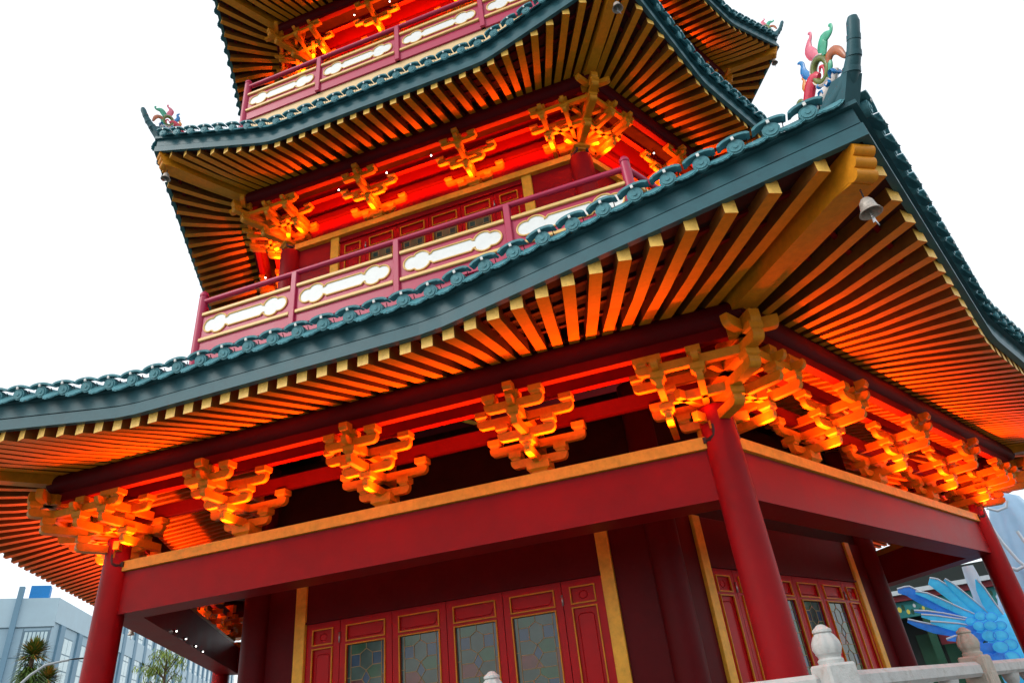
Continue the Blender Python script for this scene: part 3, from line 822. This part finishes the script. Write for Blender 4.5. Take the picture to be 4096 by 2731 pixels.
# ---- balconies -------------------------------------------------------
def cloud_outline(hw, hh):
    """half-width hw, half-height hh: long bar with three-lobed ends"""
    def arc(cx, cz, r, a0, a1, n=7): return [(cx+r*cos(radians(a0+(a1-a0)*i/n)), cz+r*sin(radians(a0+(a1-a0)*i/n))) for i in range(n+1)]
    e = hh; x = hw
    right = []
    right += [(x-e*2.9, e*.60), (x-e*2.62, e*.60), (x-e*2.42, e*.40), (x-e*2.28, e*.36)]
    right += arc(x-e*1.52, 0, e*.92, 150, 62, 8)
    right += arc(x-e*.68, 0, e*.68, 112, -112, 14)
    right += arc(x-e*1.52, 0, e*.92, -62, -150, 8)
    right += [(x-e*2.28, -e*.36), (x-e*2.42, -e*.40), (x-e*2.62, -e*.60), (x-e*2.9, -e*.60)]
    left = [(-a, b) for a, b in right[::-1]]
    return right+left
def balcony(R, zr, zgu, zgl, zb, zskirt, skirt_mat, ks):
    n = R*HX; half = n*T30
    for k in ks:
        rl = place('railing', None, P, rz=radians(60*k))
        m = MB(); m.tube([(-half, -n, zr), (half, -n, zr)], .030, 12); build('handrail', m, 'pink_paint', rl)
        m = MB(); m.box(-half, half, -n-.012, -n+.012, zb, zgu); build('board', m, 'pink_paint', rl)
        for z in (zgu, zgl):
            m = MB()
            for i in range(4):
                a, b = -half+2*half*i/4+.036, -half+2*half*(i+1)/4-.036
                m.bbox(a, b, -n-.036, -n+.02, z-.019, z+.019, .005)
            build('gold_trim', m, 'gold_pale', rl)
        for i in range(1, 4):
            x = -half+half*i/2; m = MB(); m.bbox(x-.031, x+.031, -n-.040, -n+.035, zb, zr-.005, .006)
            build('post', m, 'pink_paint', rl)
        ol = cloud_outline(half/4-.075, (zgu-zgl)/2-.040)
        for i in range(4):
            x = -half+half*(i+.5)/2; zc = (zgu+zgl)/2
            m = MB(); m.extrude(ol, lambda p, t: (x+p[0], t, zc+p[1]), -n-.017, -n-.010)
            pn = build('panel', m, 'white_panel', rl)
            m = MB(); pts = [(x+p[0], -n-.018, zc+p[1]) for p in ol]; m.tube(pts+[pts[0]], .0095, 8, cap=False, fdir=(0,1,0))
            build('panel_border', m, 'gold_pale', pn)
    for k in range(6):
        v = ROT(60*k-30) @ Vector((0, -R, 0))
        m = MB(); m.lathe([(.046, zb-.15), (.046, zr+.045), (.040, zr+.052), (.040, zr+.064), (.047, zr+.072), (.046, zr+.10), (.030, zr+.125), (.006, zr+.132)], seg=20)
        build('corner_post', m, 'pink_paint', P, loc=v)
    around('balcony_skirt', mitre(n-.10, n-.012, zskirt, zb+.01), skirt_mat, P)
    around('balcony_floor', mitre(2.9, n-.02, zb-.05, zb-.002), 'red_dark', P)
balcony(4.6095, 2.743, 2.560, 2.245, 2.10, 1.6, 'pink_paint', (0, 1, 5))
balcony(4.4751, 6.275, 6.085, 5.780, 5.615, 4.6, 'cream', (0, 1, 5))

# ------------------------------------------------------------------ bells and bulbs (hang from the pagoda: things of their own)
def bell_mesh():
    m = MB()
    m.lathe([(.012, 0), (.035, -.004), (.052, -.03), (.060, -.07), (.066, -.105), (.085, -.135), (.090, -.145), (.080, -.145), (.060, -.12), (.052, -.07), (.03, -.02)], seg=24)
    return m.mesh('bell', ['bronze'])
bellm = bell_mesh(); BS = .58
tg = MB()
tg.extrude([(-.018, .06), (.018, .06), (.026, -.03), (.056, -.085), (.0, -.066), (-.05, -.10), (-.026, -.03)], lambda p, t: (p[0], t, -.165+p[1]), -.003, .003)
tgm = tg.mesh('clapper_plate', ['steel'])
chn = MB()
for i in range(5):
    z = .09-.02*i; chn.tube([(.008*cos(a)*(1 if i % 2 else .3), .008*cos(a)*(.3 if i % 2 else 1), z+.013*sin(a)) for a in [2*pi*j/10 for j in range(11)]], .003, 5, 0, cap=False)
chnm = chn.mesh('chain', ['black'])
bl = [(be1, 1, 'large bronze wind bell with fishtail plate under the nearest roof corner'), (be1, 5, 'small dark bell hanging beyond the red porch column at left'),
      (be2, 1, 'dark bell hanging under the middle roof corner at the top of the frame'), (be2, 0, 'bell under the left corner of the middle roof'),
      (be3, 2, 'tiny dark bell under the far right corner of the topmost roof')]
for (rE, zE), k, lab in bl:
    v = ROT(60*k-30) @ Vector((0, -(rE-.06), zE-.225))
    t = place('wind_bell', None, None, v, radians(60*k-30), label=lab, cat='bell', group='wind bells under the roof corners')
    for o in (place('bell', bellm, t), place('clapper_plate', tgm, t, rz=radians(25)), place('chain', chnm, t)): o.scale = (BS, BS, BS)
bu = MB(); bu.ico((0,0,0), .0095, 0, 10)
bum = bu.mesh('bulb', ['bulb'])
cpz = MB(); cpz.lathe([(.008, .008), (.010, .02), (.005, .035), (.002, .07)], seg=10)
cpm = cpz.mesh('socket', ['black'])
def bulb(v, lab):
    t = place('light_bulb', bum, None, v, label=lab, cat='light bulb', group='small white bulbs under the eaves')
    place('socket', cpm, t)

def sp_(k, s_, n, z): return ROT(60*k) @ Vector((s_, -n, z))
bulb(sp_(0, .225, 3.55, 4.235), 'white bulb under the middle eave, rightmost on the front side')
bulb(sp_(0, -.345, 3.55, 4.205), 'white bulb under the middle eave between the two front bracket sets')
bulb(sp_(0, -.98, 3.55, 4.195), 'white bulb under the middle eave beside the left corner bracket set')
bulb(sp_(1, -.875, 3.55, 4.175), 'white bulb under the middle eave on the right-hand side of the corner')
bulb(sp_(5, 1.418, 3.55, 3.735), 'white bulb between lit red beams above the left end of the lower balcony')
bulb(sp_(0, -.90, 3.45, 7.665), 'white bulb under the topmost eave, the left of two')
bulb(sp_(0, -.326, 3.45, 7.640), 'white bulb under the topmost eave, the right of two at the picture edge')
for i, (s_, z, lab) in enumerate([(1.312, -.375, 'nearest the column'), (.90, -.39, 'second from the column'), (.42, -.40, 'third from the column'), (.05, -.41, 'farthest from the column')]):
    m = MB(); m.lathe([(.005, 0), (.005, .012)], seg=14); m.xf(Matrix.Rotation(radians(90), 4, 'X')); m.xf(Matrix.Translation((0, .012, 0)))
    q = MB(); q.lathe([(.014, 0), (.014, .016), (.008, .018)], seg=14); q.xf(Matrix.Rotation(radians(90), 4, 'X')); q.xf(Matrix.Translation((0, .014, 0)))
    t = place('spotlight', None, None, sp_(5, s_, 4.058, z), radians(300), label='small white spotlight inside the left porch beam, '+lab, cat='spotlight', group='spotlights on the inner porch beam')
    build('lens', m, 'bulb', t, loc=(0, .014, 0)); build('ring', q, 'black', t)

# ------------------------------------------------------------------ stone balustrade in front
Bq = place('stone_balustrade', None, None, (0,0,PLINTH), label='pale carved stone balustrade with lotus finials in front of the pagoda', cat='balustrade')
RB = 5.50; cb_ = Vector((2.672, -4.875, 0))
dl = Vector((-1, 0, 0)); dr = Vector((.5, HX, 0))
posts = [(cb_, 'stone', 30), (cb_+dl*1.70, 'stone', 0), (cb_+dr*1.95, 'stone_warm', 60), (cb_+dr*3.9, 'stone_warm', 60), (cb_+dl*3.40, 'stone', 0)]
zr0 = -1.442-PLINTH
pm = {}
for mn in ('stone', 'stone_warm'):
    m = MB(); m.bbox(-.076, .076, -.076, .076, 0, zr0+.035, .010); m.bbox(-.054, .054, -.081, .081, .1, zr0-.06, .005); m.bbox(-.081, .081, -.054, .054, .1, zr0-.06, .005)
    f = MB(); f.lathe([(.075, 0), (.078, .018), (.066, .028), (.070, .040), (.080, .050)], seg=28)
    f.lathe([(.072, .048), (.086, .075), (.082, .105), (.064, .135), (.048, .150)], seg=64, ripple=.05, nr=8)
    f.lathe([(.046, .148), (.058, .156), (.056, .168), (.040, .178), (.022, .192), (.004, .196)], seg=48, ripple=.03, nr=12)
    f.v = [(x*.76, y*.76, z*.88) for x, y, z in f.v]
    pm[mn] = (m.mesh('post', [mn]), f.mesh('finial', [mn]))
for p, mn, rot in posts:
    o = place('post', pm[mn][0], Bq, p, radians(rot)); place('finial', pm[mn][1], o, (0, 0, zr0+.035))
def rail(a, b, mn):
    d = (b-a); L = d.length; an = math.atan2(d.y, d.x)
    m = MB(); m.bbox(.07, L-.07, -.048, .048, zr0-.085, zr0, .02); build('top_rail', m, mn, Bq, loc=a, rz=an)
    m = MB(); m.bbox(.07, L-.07, -.034, .034, .03, zr0-.17, .008); build('panel', m, mn, Bq, loc=a, rz=an)
    for x in (.3, .5, .7):
        m = MB(); m.lathe([(.05, 0), (.03, .02), (.045, .045), (.055, .085)], (L*x, 0, zr0-.17), 16)
        build('baluster', m, mn, Bq, loc=a, rz=an)
rail(posts[0][0], posts[1][0], 'stone'); rail(posts[0][0], posts[2][0], 'stone'); rail(posts[2][0], posts[3][0], 'stone'); rail(posts[1][0], posts[4][0], 'stone')

# ------------------------------------------------------------------ surroundings
mat('facade', (.36, .52, .62), .55, .4, var=.05, vscale=.6)
mat('facade_light', (.44, .60, .69), .5, .4, var=.05, vscale=.6)
mat('facade_dark', (.17, .31, .42), .55, .4, var=.06, vscale=.6)
mat('window_blue', (.58, .76, .80), .15, .6, var=.10, vscale=1.2)
mat('mullion', (.16, .26, .33), .5, .4)
mat('blue_box', (.01, .22, .58), .5, .4)
mat('lamp_grey', (.38, .42, .44), .4, .5)
mat('leaf_green', (.10, .16, .02), .6, .3, var=.35, vscale=3)
mat('leaf_dark', (.07, .13, .022), .6, .3, var=.35, vscale=3)
mat('leaf_orange', (.42, .20, .03), .6, .3, var=.3, vscale=3)
mat('leaf_pale', (.26, .36, .05), .6, .3, var=.3, vscale=3)
mat('bark', (.16, .11, .07), .8, .2, var=.3, vscale=8)

def office():
    t = place('office_building', None, None, (-44.397, 28.915, GROUND), label='pale blue grey office building with tall window strips beyond the left column', cat='building')
    ztop = -1.535+11.66-GROUND
    v = Vector((cos(radians(-134.93)), sin(radians(-134.93)), 0)); u = Vector((cos(radians(122.24)), sin(radians(122.24)), 0))
    nv = Vector((-v.y, v.x, 0)); nu = Vector((u.y, -u.x, 0))       # outward normals
    if nv.dot(Vector((46, -37, 0))) < 0: nv = -nv
    if nu.dot(Vector((46, -37, 0))) < 0: nu = -nu
    def slab(d, n, a, b, z0, z1, o0, o1, m, mi=0):
        c = [d*a+n*o0, d*b+n*o0, d*b+n*o1, d*a+n*o1]
        m.hexa([(p.x, p.y, z0) for p in c]+[(p.x, p.y, z1) for p in c], mi)
    LV, LU = 16, 100
    m = MB()
    pA = v*LV; pB = u*LU
    m.hexa([(0,0,0), (pA.x,pA.y,0), (pA.x+pB.x,pA.y+pB.y,0), (pB.x,pB.y,0), (0,0,ztop-.3), (pA.x,pA.y,ztop-.3), (pA.x+pB.x,pA.y+pB.y,ztop-.3), (pB.x,pB.y,ztop-.3)])
    build('wall', m, 'facade', t)
    m = MB(); slab(v, nv, -.1, LV, ztop-1.9, ztop, -.3, .10, m); slab(u, nu, -.1, LU, ztop-1.6, ztop, -.3, .10, m)
    build('parapet', m, 'facade_light', t)
    # seams of the stone cladding, a line per storey
    m = MB()
    for z in [ztop-1.95-1.9*i for i in range(5)]: slab(v, nv, 0, LV, z-.03, z+.03, 0, .02, m)
    for a in (.0, 1.6, 3.3, 5.0, 6.7): slab(v, nv, a+.02, a+.07, 0, ztop-2, 0, .02, m)
    build('cladding_seams', m, 'mullion', t)
    for a in (2.15, 9.5):
        m = MB(); slab(v, nv, a, a+.32, 0, ztop+.75, -.1, .35, m); build('pilaster', m, 'facade_dark', t)
    # corner window on the left face
    def window(d, n, a, b, z0, z1, nx, nz, out=.02):
        f = MB()
        slab(d, n, a-.06, b+.06, z0-.06, z1+.06, 0, out, f)
        w_ = build('window', f, 'mullion', t)
        p = MB()
        for i in range(nx):
            for j in range(nz):
                xa, xb = a+(b-a)*i/nx+.035, a+(b-a)*(i+1)/nx-.035; za, zb = z0+(z1-z0)*j/nz+.04, z0+(z1-z0)*(j+1)/nz-.04
                slab(d, n, xa, xb, za, zb, .0, out+.012, p)
        build('pane', p, 'window_blue', w_)
    window(v, nv, .15, 1.55, ztop-7.2, ztop-2.2, 6, 4); window(v, nv, 3.3, 4.6, ztop-7.2, ztop-2.4, 3, 4); window(v, nv, 5.6, 7.4, ztop-7.2, ztop-2.4, 4, 4)
    m = MB(); slab(v, nv, .7, 1.9, ztop+.0, ztop+1.0, -1.6, -.6, m); build('roof_tank', m, 'blue_box', t)
    m = MB(); slab(u, nu, 14.2, LU, 0, ztop+7.5, -1.5, -.002, m); build('tall_wing', m, 'facade', t)
    a = 1.9
    k = 0
    while a < LU-2:
        m = MB(); slab(u, nu, a-.55, a+.40, 0, ztop-1.62 if a < 13 else ztop+7.2, 0, .16, m); build('fin', m, 'facade_dark' if k % 2 == 0 else 'facade_dark', t)
        window(u, nu, a+.85, a+2.75, .6, ztop-2.3 if a < 13 else ztop+6.6, 2, 9 if a < 13 else 15)
        a += 4.1; k += 1
office()

def tuft(m, c, R_, n, mis, ang=(.1, 1.2), droop=.3, w0=.02):
    """a spray of strap leaves round a growing point"""
    for i in range(n):
        a = random.uniform(0, 2*pi); e = random.uniform(*ang); L = R_*random.uniform(.7, 1.1)
        d = Vector((cos(a)*cos(e), sin(a)*cos(e), sin(e))); s = Vector((-sin(a), cos(a), 0))*w0*random.uniform(.7, 1.3)
        p0 = Vector(c); p1 = p0+d*L*.55; p2 = p0+d*L-Vector((0, 0, droop*L*random.uniform(.5, 1.2)))
        m.add([p0-s*.4, p0+s*.4, p1+s, p1-s, p2], [(0,1,2,3), (3,2,4)], random.choice(mis))
def palm(x, y, ztip, r, lab):
    t = place('palm_tree', None, None, (x, y, GROUND), label=lab, cat='tree', group='shaggy palms before the office building')
    H_ = ztip-GROUND
    m = MB(); m.tube([(.05,.02,0), (.02,.0,H_*.5), (0,0,H_-.25)], [.10,.075,.06], 10); build('trunk', m, 'bark', t)
    c = MB()
    tuft(c, (0,0,H_-.30), r*1.15, 420, [0,0,1,2], (-.3, 1.5), .15, .022)
    tuft(c, (0,0,H_-.22), r*.95, 160, [2,0,0], (.5, 1.5), .05, .018)
    for j in range(7): tuft(c, (random.uniform(-.1,.1), random.uniform(-.1,.1), H_-.55-.17*j), r*(1.0+.09*j), 130, [0,1,1], (-1.1, .3), .35, .022)
    build('crown', c, ['leaf_green', 'leaf_dark', 'leaf_orange'], t)
palm(-17.3, 6.76, 2.05, .50, 'shaggy palm with orange-tinged crown before the office building, the taller of two')
palm(-18.57, 8.37, 1.62, .46, 'shorter green palm close to the red column at left')

t = place('street_lamp', None, None, (-13.62, 3.30, GROUND), label='grey street lamp with curved arm and flat dark head at lower left', cat='street lamp')
m = MB(); m.tube([(.0,0,0), (.02,.03,2.0), (.05,.06,2.6), (.20,.30,3.0), (.28,.40,3.16), (.43,.59,3.356), (.65,.86,3.436), (.72,.95,3.45)], [.05,.045,.04,.034,.030,.027,.025,.022], 10); build('pole', m, 'lamp_grey', t)
m = MB(); m.tube([(.70,.92,3.452), (.78,1.02,3.468), (.90,1.17,3.478), (.98,1.27,3.485)], [.02,.045,.05,.02], 10, flat=.4, fdir=(0,0,1)); build('lamp_head', m, 'black', t)

t = place('willow_tree', None, None, (-8.9, 3.05, GROUND), label='feathery pale green tree seen past the left porch beam', cat='tree')
m = MB()
m.tube([(0,0,0), (.04,.02,1.0), (.0,.05,2.0), (-.02,.03,2.9)], [.08,.06,.04,.012], 8)
brs = []
for i in range(46):
    a = random.uniform(0, 2*pi); z = random.uniform(1.0, 3.0); L = random.uniform(.35, .85)*(1.2-.32*(z-1.0))
    b0 = Vector((0, .03, z-.15)); b1 = b0+Vector((cos(a)*L*.6, sin(a)*L*.6, .26)); b2 = b0+Vector((cos(a)*L, sin(a)*L, .20))
    m.tube([b0, b1, b2], [.014,.008,.004], 5); brs.append((b0, b1, b2))
build('trunk', m, 'bark', t)
c = MB()
for b0, b1, b2 in brs:
    for j in range(60):
        f = random.uniform(.25, 1); p = (b0.lerp(b1, f*2) if f < .5 else b1.lerp(b2, f*2-1))+Vector((random.gauss(0,.06), random.gauss(0,.06), random.gauss(0,.05)))
        a = random.uniform(0, 2*pi); L = random.uniform(.07, .17); d = Vector((cos(a)*.6, sin(a)*.6, -.7)).normalized(); s_ = Vector((-sin(a), cos(a), .2))*.010
        c.add([p, p+d*L*.5+s_, p+d*L, p+d*L*.5-s_], [(0,1,2,3)], random.choice([0,0,0,1]))
build('crown', c, ['leaf_pale', 'leaf_green'], t)

# the leafy tree whose reflection darkens the left door panes
t = place('leafy_tree', None, None, (-7.6, -14.6, GROUND), label='dark leafy tree that shows only as a reflection in the left door panes', cat='tree')
m = MB(); m.tube([(0,0,0), (.05,.0,1.2), (0,.08,2.2), (.1,.1,3.2)], [.16,.13,.09,.03], 10)
for i in range(9):
    a = i*2.4; z = 1.4+.18*i; m.tube([(0,.04,z), (cos(a)*.6, sin(a)*.6, z+.45), (cos(a)*1.1, sin(a)*1.1, z+.7)], [.05,.03,.01], 6)
build('trunk', m, 'bark', t)
c = MB()
for i in range(5200):
    k = i % 26; rr = random.Random(k*13+1); cc_ = Vector((rr.uniform(-1.2,1.2), rr.uniform(-1.2,1.2), rr.uniform(1.2,3.7)))
    p = cc_+Vector((random.gauss(0,.24), random.gauss(0,.24), random.gauss(0,.2)))
    d = Vector((random.gauss(0,1), random.gauss(0,1), random.gauss(0,.6))).normalized()*.10; e_ = d.cross(Vector((0,0,1))).normalized()*.035
    c.add([p-d, p+e_, p+d, p-e_], [(0,1,2,3)], random.choice([0,1,1]))
build('crown', c, ['leaf_green', 'leaf_dark'], t)

# right: a blue lantern bird with a robed lantern figure, and a temple hall behind
mat('lantern_cyan', (.10, .56, .88), .35, .4, var=.25, vscale=3, emit=(.0, .36, .70), estr=.28)
mat('lantern_blue', (.05, .26, .74), .35, .4, var=.25, vscale=3, emit=(.0, .12, .60), estr=.25)
mat('lantern_white', (.66, .72, .80), .35, .5, var=.08, vscale=1.2, coat=.2)
mat('lantern_pale', (.36, .58, .80), .35, .5, var=.10, vscale=1.0, coat=.3)
AZ = radians(76.5); rX = Vector((sin(AZ), -cos(AZ), 0)); fX = Vector((cos(AZ), sin(AZ), 0))
def pp(d, a, z, off=0): return Vector(CX)*1.0 + fX*(d+off)+rX*a + Vector((0, 0, z-CX[2]))
def feather(mid, ws, mi_list, th=.10):
    m = MB(); n = len(mid)
    pts = [pp(16, a, z, -.15+.05*i) for i, (a, z) in enumerate(mid)]
    # subdivide
    P2 = []; W2 = []
    for i in range(n-1):
        for f in (0, .25, .5, .75): P2.append(pts[i].lerp(pts[i+1], f)); W2.append(1.35*(ws[i]+(ws[i+1]-ws[i])*f))
    P2.append(pts[-1]); W2.append(1.35*ws[-1])
    m.tube(P2, W2, 12, 0, fdir=fX, flat=th)
    up_ = []
    for i, p in enumerate(P2):
        t = (P2[min(i+1, len(P2)-1)]-P2[max(i-1, 0)]).normalized(); nn = t.cross(fX).normalized()
        if nn.z < 0: nn = -nn
        up_.append(p+nn*W2[i]*.93-fX*.012)
    m.tube(up_, [.016]*len(up_), 8, 1)
    return m
bird = place('lantern_bird', None, None, pp(16, .2, GROUND), label='glowing blue and cyan lantern bird with fanned feathers beyond the right porch', cat='lantern')
def bpart(nm, m, mt): m.v = [tuple(Vector(p)-pp(16, .2, GROUND)) for p in m.v]; return build(nm, m, mt, bird)
bpart('feather', feather([(-.95,.10), (-.77,.07), (-.56,-.12), (-.31,-.30), (0,-.46), (.2,-.56)], [.03,.075,.085,.08,.06,.05], 0), ['lantern_blue', 'lantern_white'])
bpart('feather', feather([(-.36,.18), (-.27,.12), (-.09,-.10), (.05,-.31), (.2,-.47), (.3,-.6)], [.05,.075,.085,.08,.07,.05], 0), ['lantern_cyan', 'lantern_white'])
bpart('feather', feather([(-.71,-.395), (-.5,-.475), (-.24,-.58), (.09,-.70), (.25,-.75)], [.02,.045,.06,.07,.06], 0), ['lantern_cyan', 'lantern_white'])
bpart('feather', feather([(-.97,-.445), (-.82,-.535), (-.585,-.645), (-.34,-.72), (-.08,-.85), (.1,-.9)], [.025,.045,.06,.065,.07,.06], 0), ['lantern_blue', 'lantern_white'])
bpart('feather', feather([(-.60,-.53), (-.42,-.60), (-.2,-.68), (.1,-.78)], [.015,.04,.06,.06], 0), ['lantern_cyan', 'lantern_white'])
bpart('feather', feather([(.40,.07), (.405,-.10), (.43,-.34), (.49,-.6)], [.012,.055,.075,.08], 0), ['lantern_cyan', 'lantern_white'])
bpart('feather', feather([(-.66,.02), (-.5,-.06), (-.3,-.22), (-.05,-.42), (.15,-.55)], [.02,.04,.05,.05,.04], 0), ['lantern_cyan', 'lantern_white'])
bpart('feather', feather([(-.10,.16), (-.02,.02), (.08,-.16), (.2,-.36), (.32,-.55)], [.015,.045,.055,.06,.05], 0), ['lantern_cyan', 'lantern_white'])
bpart('feather', feather([(-.80,-.30), (-.6,-.36), (-.35,-.45), (-.05,-.58), (.15,-.66)], [.012,.03,.04,.045,.04], 0), ['lantern_blue', 'lantern_white'])
bpart('feather', feather([(-.45,-.86), (-.30,-.86), (-.1,-.90), (.1,-.96)], [.012,.04,.055,.06], 0), ['lantern_blue', 'lantern_white'])
m = MB()
m.tube([pp(16, .02,-.80,.1), pp(16, .22,-.66,.12), pp(16, .42,-.80,.15), pp(16, .55,-1.05,.2), pp(16, .62,-1.4,.25), pp(16, .62,-1.9,.25), pp(16,.62,GROUND,.25)], [.14,.26,.36,.44,.46,.44,.40], 20, 0, fdir=fX, flat=.6)
bpart('body', m, 'lantern_cyan')
m = MB()
for i, (a, z, r, mi) in enumerate([(.05,-.62,.10,0),(.22,-.56,.10,0),(.38,-.60,.10,0),(-.02,-.76,.10,1),(.14,-.72,.11,0),(.31,-.74,.11,0),(.46,-.76,.10,0),(.05,-.90,.11,1),(.22,-.90,.12,0),(.40,-.92,.12,0),(.0,-1.05,.11,1),(.14,-1.10,.13,1),(.32,-1.10,.13,0),(.48,-1.08,.12,0),(.06,-1.26,.13,1),(.24,-1.28,.13,1),(.42,-1.28,.13,0)]):
    c = pp(16, a, z, -.16-.012*i-.10*(1-abs(a-.3)*2)); n = 14; vs = []
    for k in range(n):
        an = 2*pi*k/n; q = c+rX*(r*cos(an))+Vector((0,0,1))*(r*.8*sin(an)); vs.append(q)
    top = c-fX*.012-Vector((0,0,r*.25))
    m.add(vs+[top], [(k, (k+1) % n, n) for k in range(n)], mi)
    m.add([v_-fX*.012 for v_ in vs]+[(v_-c)*.90+c-fX*.016 for v_ in vs], [(k, (k+1) % n, n+(k+1) % n, n+k) for k in range(n)], 1)
bpart('scales', m, ['lantern_cyan', 'lantern_blue'])

fig = place('lantern_figure', None, None, pp(16.6, 1.45, GROUND), label='tall pale blue robed lantern figure beside the far right column', cat='lantern')
def fpart(nm, m, mt): m.v = [tuple(Vector(p)-pp(16.6, 1.45, GROUND)) for p in m.v]; return build(nm, m, mt, fig)
m = MB(); seg = 72; zs_ = [GROUND, -1.6, -.8, -.2, .1, .5, .9, 1.25, 1.5, 1.62]; rs = [1.15, 1.05, .92, .78, .70, .58, .46, .36, .26, .05]
vs = []
for i, (z, r) in enumerate(zip(zs_, rs)):
    for k in range(seg):
        an = 2*pi*k/seg; amp = .10*(1-i/len(rs)); rr = r*(1+amp*sin(an*9+i*.25)+amp*.5*sin(an*4+1))
        vs.append(pp(16.6, 1.45+rr*cos(an), z, rr*.8*sin(an)))
m.add(vs, [(i*seg+k, i*seg+(k+1) % seg, (i+1)*seg+(k+1) % seg, (i+1)*seg+k) for i in range(len(rs)-1) for k in range(seg)], 0, True)
fpart('robe', m, 'lantern_pale')
m = MB()
m.tube([pp(16.2, .36,.36), pp(16.2, .36,.15), pp(16.2, .35,-.10), pp(16.2, .31,-.32), pp(16.2, .30,-.50)], [.10,.125,.11,.085,.06], 14, 0, fdir=fX, flat=.5)
fpart('sleeve_tip', m, 'lantern_white')
m = MB()
for pts, r in (([(.98,1.0), (1.05,.6), (1.16,.25), (1.30,.0)], .03), ([(1.05,1.26), (1.2,1.17), (1.36,1.20), (1.42,1.32)], .025), ([(1.35,.75), (1.42,.3), (1.5,.05)], .03), ([(.92,.20), (1.08,.10), (1.2,.14), (1.32,.02), (1.5,.0)], .035)):
    m.tube([pp(16.0, a, z, -.18+.0*i) for i, (a, z) in enumerate(pts)], r, 10, 0)
fpart('fold', m, 'lantern_white')

mat('temple_teal', (.015, .17, .17), .5, .4, var=.2, vscale=4)
mat('temple_red', (.20, .022, .030), .5, .4, var=.1)
mat('temple_dark', (.010, .018, .016), .5, .4)
mat('temple_green', (.012, .065, .035), .45, .4)
mat('temple_yellow', (.60, .50, .08), .45, .4)
mat('temple_white', (.50, .56, .60), .5, .4)
tm_ = place('temple_hall', None, None, pp(22, .2, GROUND), label='dark temple hall with a teal painted frieze and maroon eave board behind the blue lantern', cat='building')
def tbox(m, a0, a1, z0, z1, d0, d1, mi=0):
    m.hexa([pp(22, a0, z0, d0), pp(22, a1, z0, d0), pp(22, a1, z0, d1), pp(22, a0, z0, d1), pp(22, a0, z1, d0), pp(22, a1, z1, d0), pp(22, a1, z1, d1), pp(22, a0, z1, d1)], mi); return m
def tpart(nm, m, mt, par=None): m.v = [tuple(Vector(p)-pp(22, .2, GROUND)) for p in m.v]; return build(nm, m, mt, par or tm_)
tpart('frieze', tbox(MB(), -4, 1.2, .06, .45, 0, .3), 'temple_teal')
tpart('eave_board', tbox(MB(), -4, 1.25, .46, .60, -.12, .3), 'temple_red')
tpart('roof_edge', tbox(MB(), -4, 1.3, .61, .72, -.25, .3), 'temple_white')
tpart('roof', tbox(MB(), -4, 1.3, .725, 1.1, .0, 3), 'temple_dark')
tpart('wall', tbox(MB(), -4, 1.2, GROUND, .44, 1.0, 1.2), 'temple_dark')
for a in (-2.6, -.9, .9): tpart('column', tbox(MB(), a-.09, a+.09, GROUND, .055, .05, .23), 'temple_green' if a < 0 else 'temple_dark')
for a in (-1.35, -.75, -.15, .45): tpart('door_panel', tbox(MB(), a, a+.42, -1.9, -.35, .9, .98), 'temple_green')
tpart('banner', tbox(MB(), -.78, -.25, -.68, -.40, .3, .36), 'temple_red')
m = MB()
for i in range(18):
    a = -2.2+i*.19; n = 8; c = (a, .25+.07*math.sin(i*2.3)); r = random.uniform(.035, .075)
    m.add([pp(22, c[0]+r*cos(2*pi*k/n)*.8, c[1]+r*sin(2*pi*k/n)*1.2, -.012) for k in range(n)], [tuple(range(n))], random.choice([0,0,1]))
for i in range(18):
    a = -2.1+i*.19; c = (a, .23+.09*math.cos(i*1.7)); r = random.uniform(.05, .09); n = 8
    m.add([pp(22, c[0]+r*cos(2*pi*k/n)*.5, c[1]+r*sin(2*pi*k/n), -.006) for k in range(n)], [tuple(range(n))], 2)
tpart('flower_pattern', m, ['temple_yellow', 'temple_white', 'temple_green'])
m = MB(); m.ico(tuple(pp(22, .12, .22, -.08)), .075, 0, 14); tpart('pearl', m, 'temple_white')
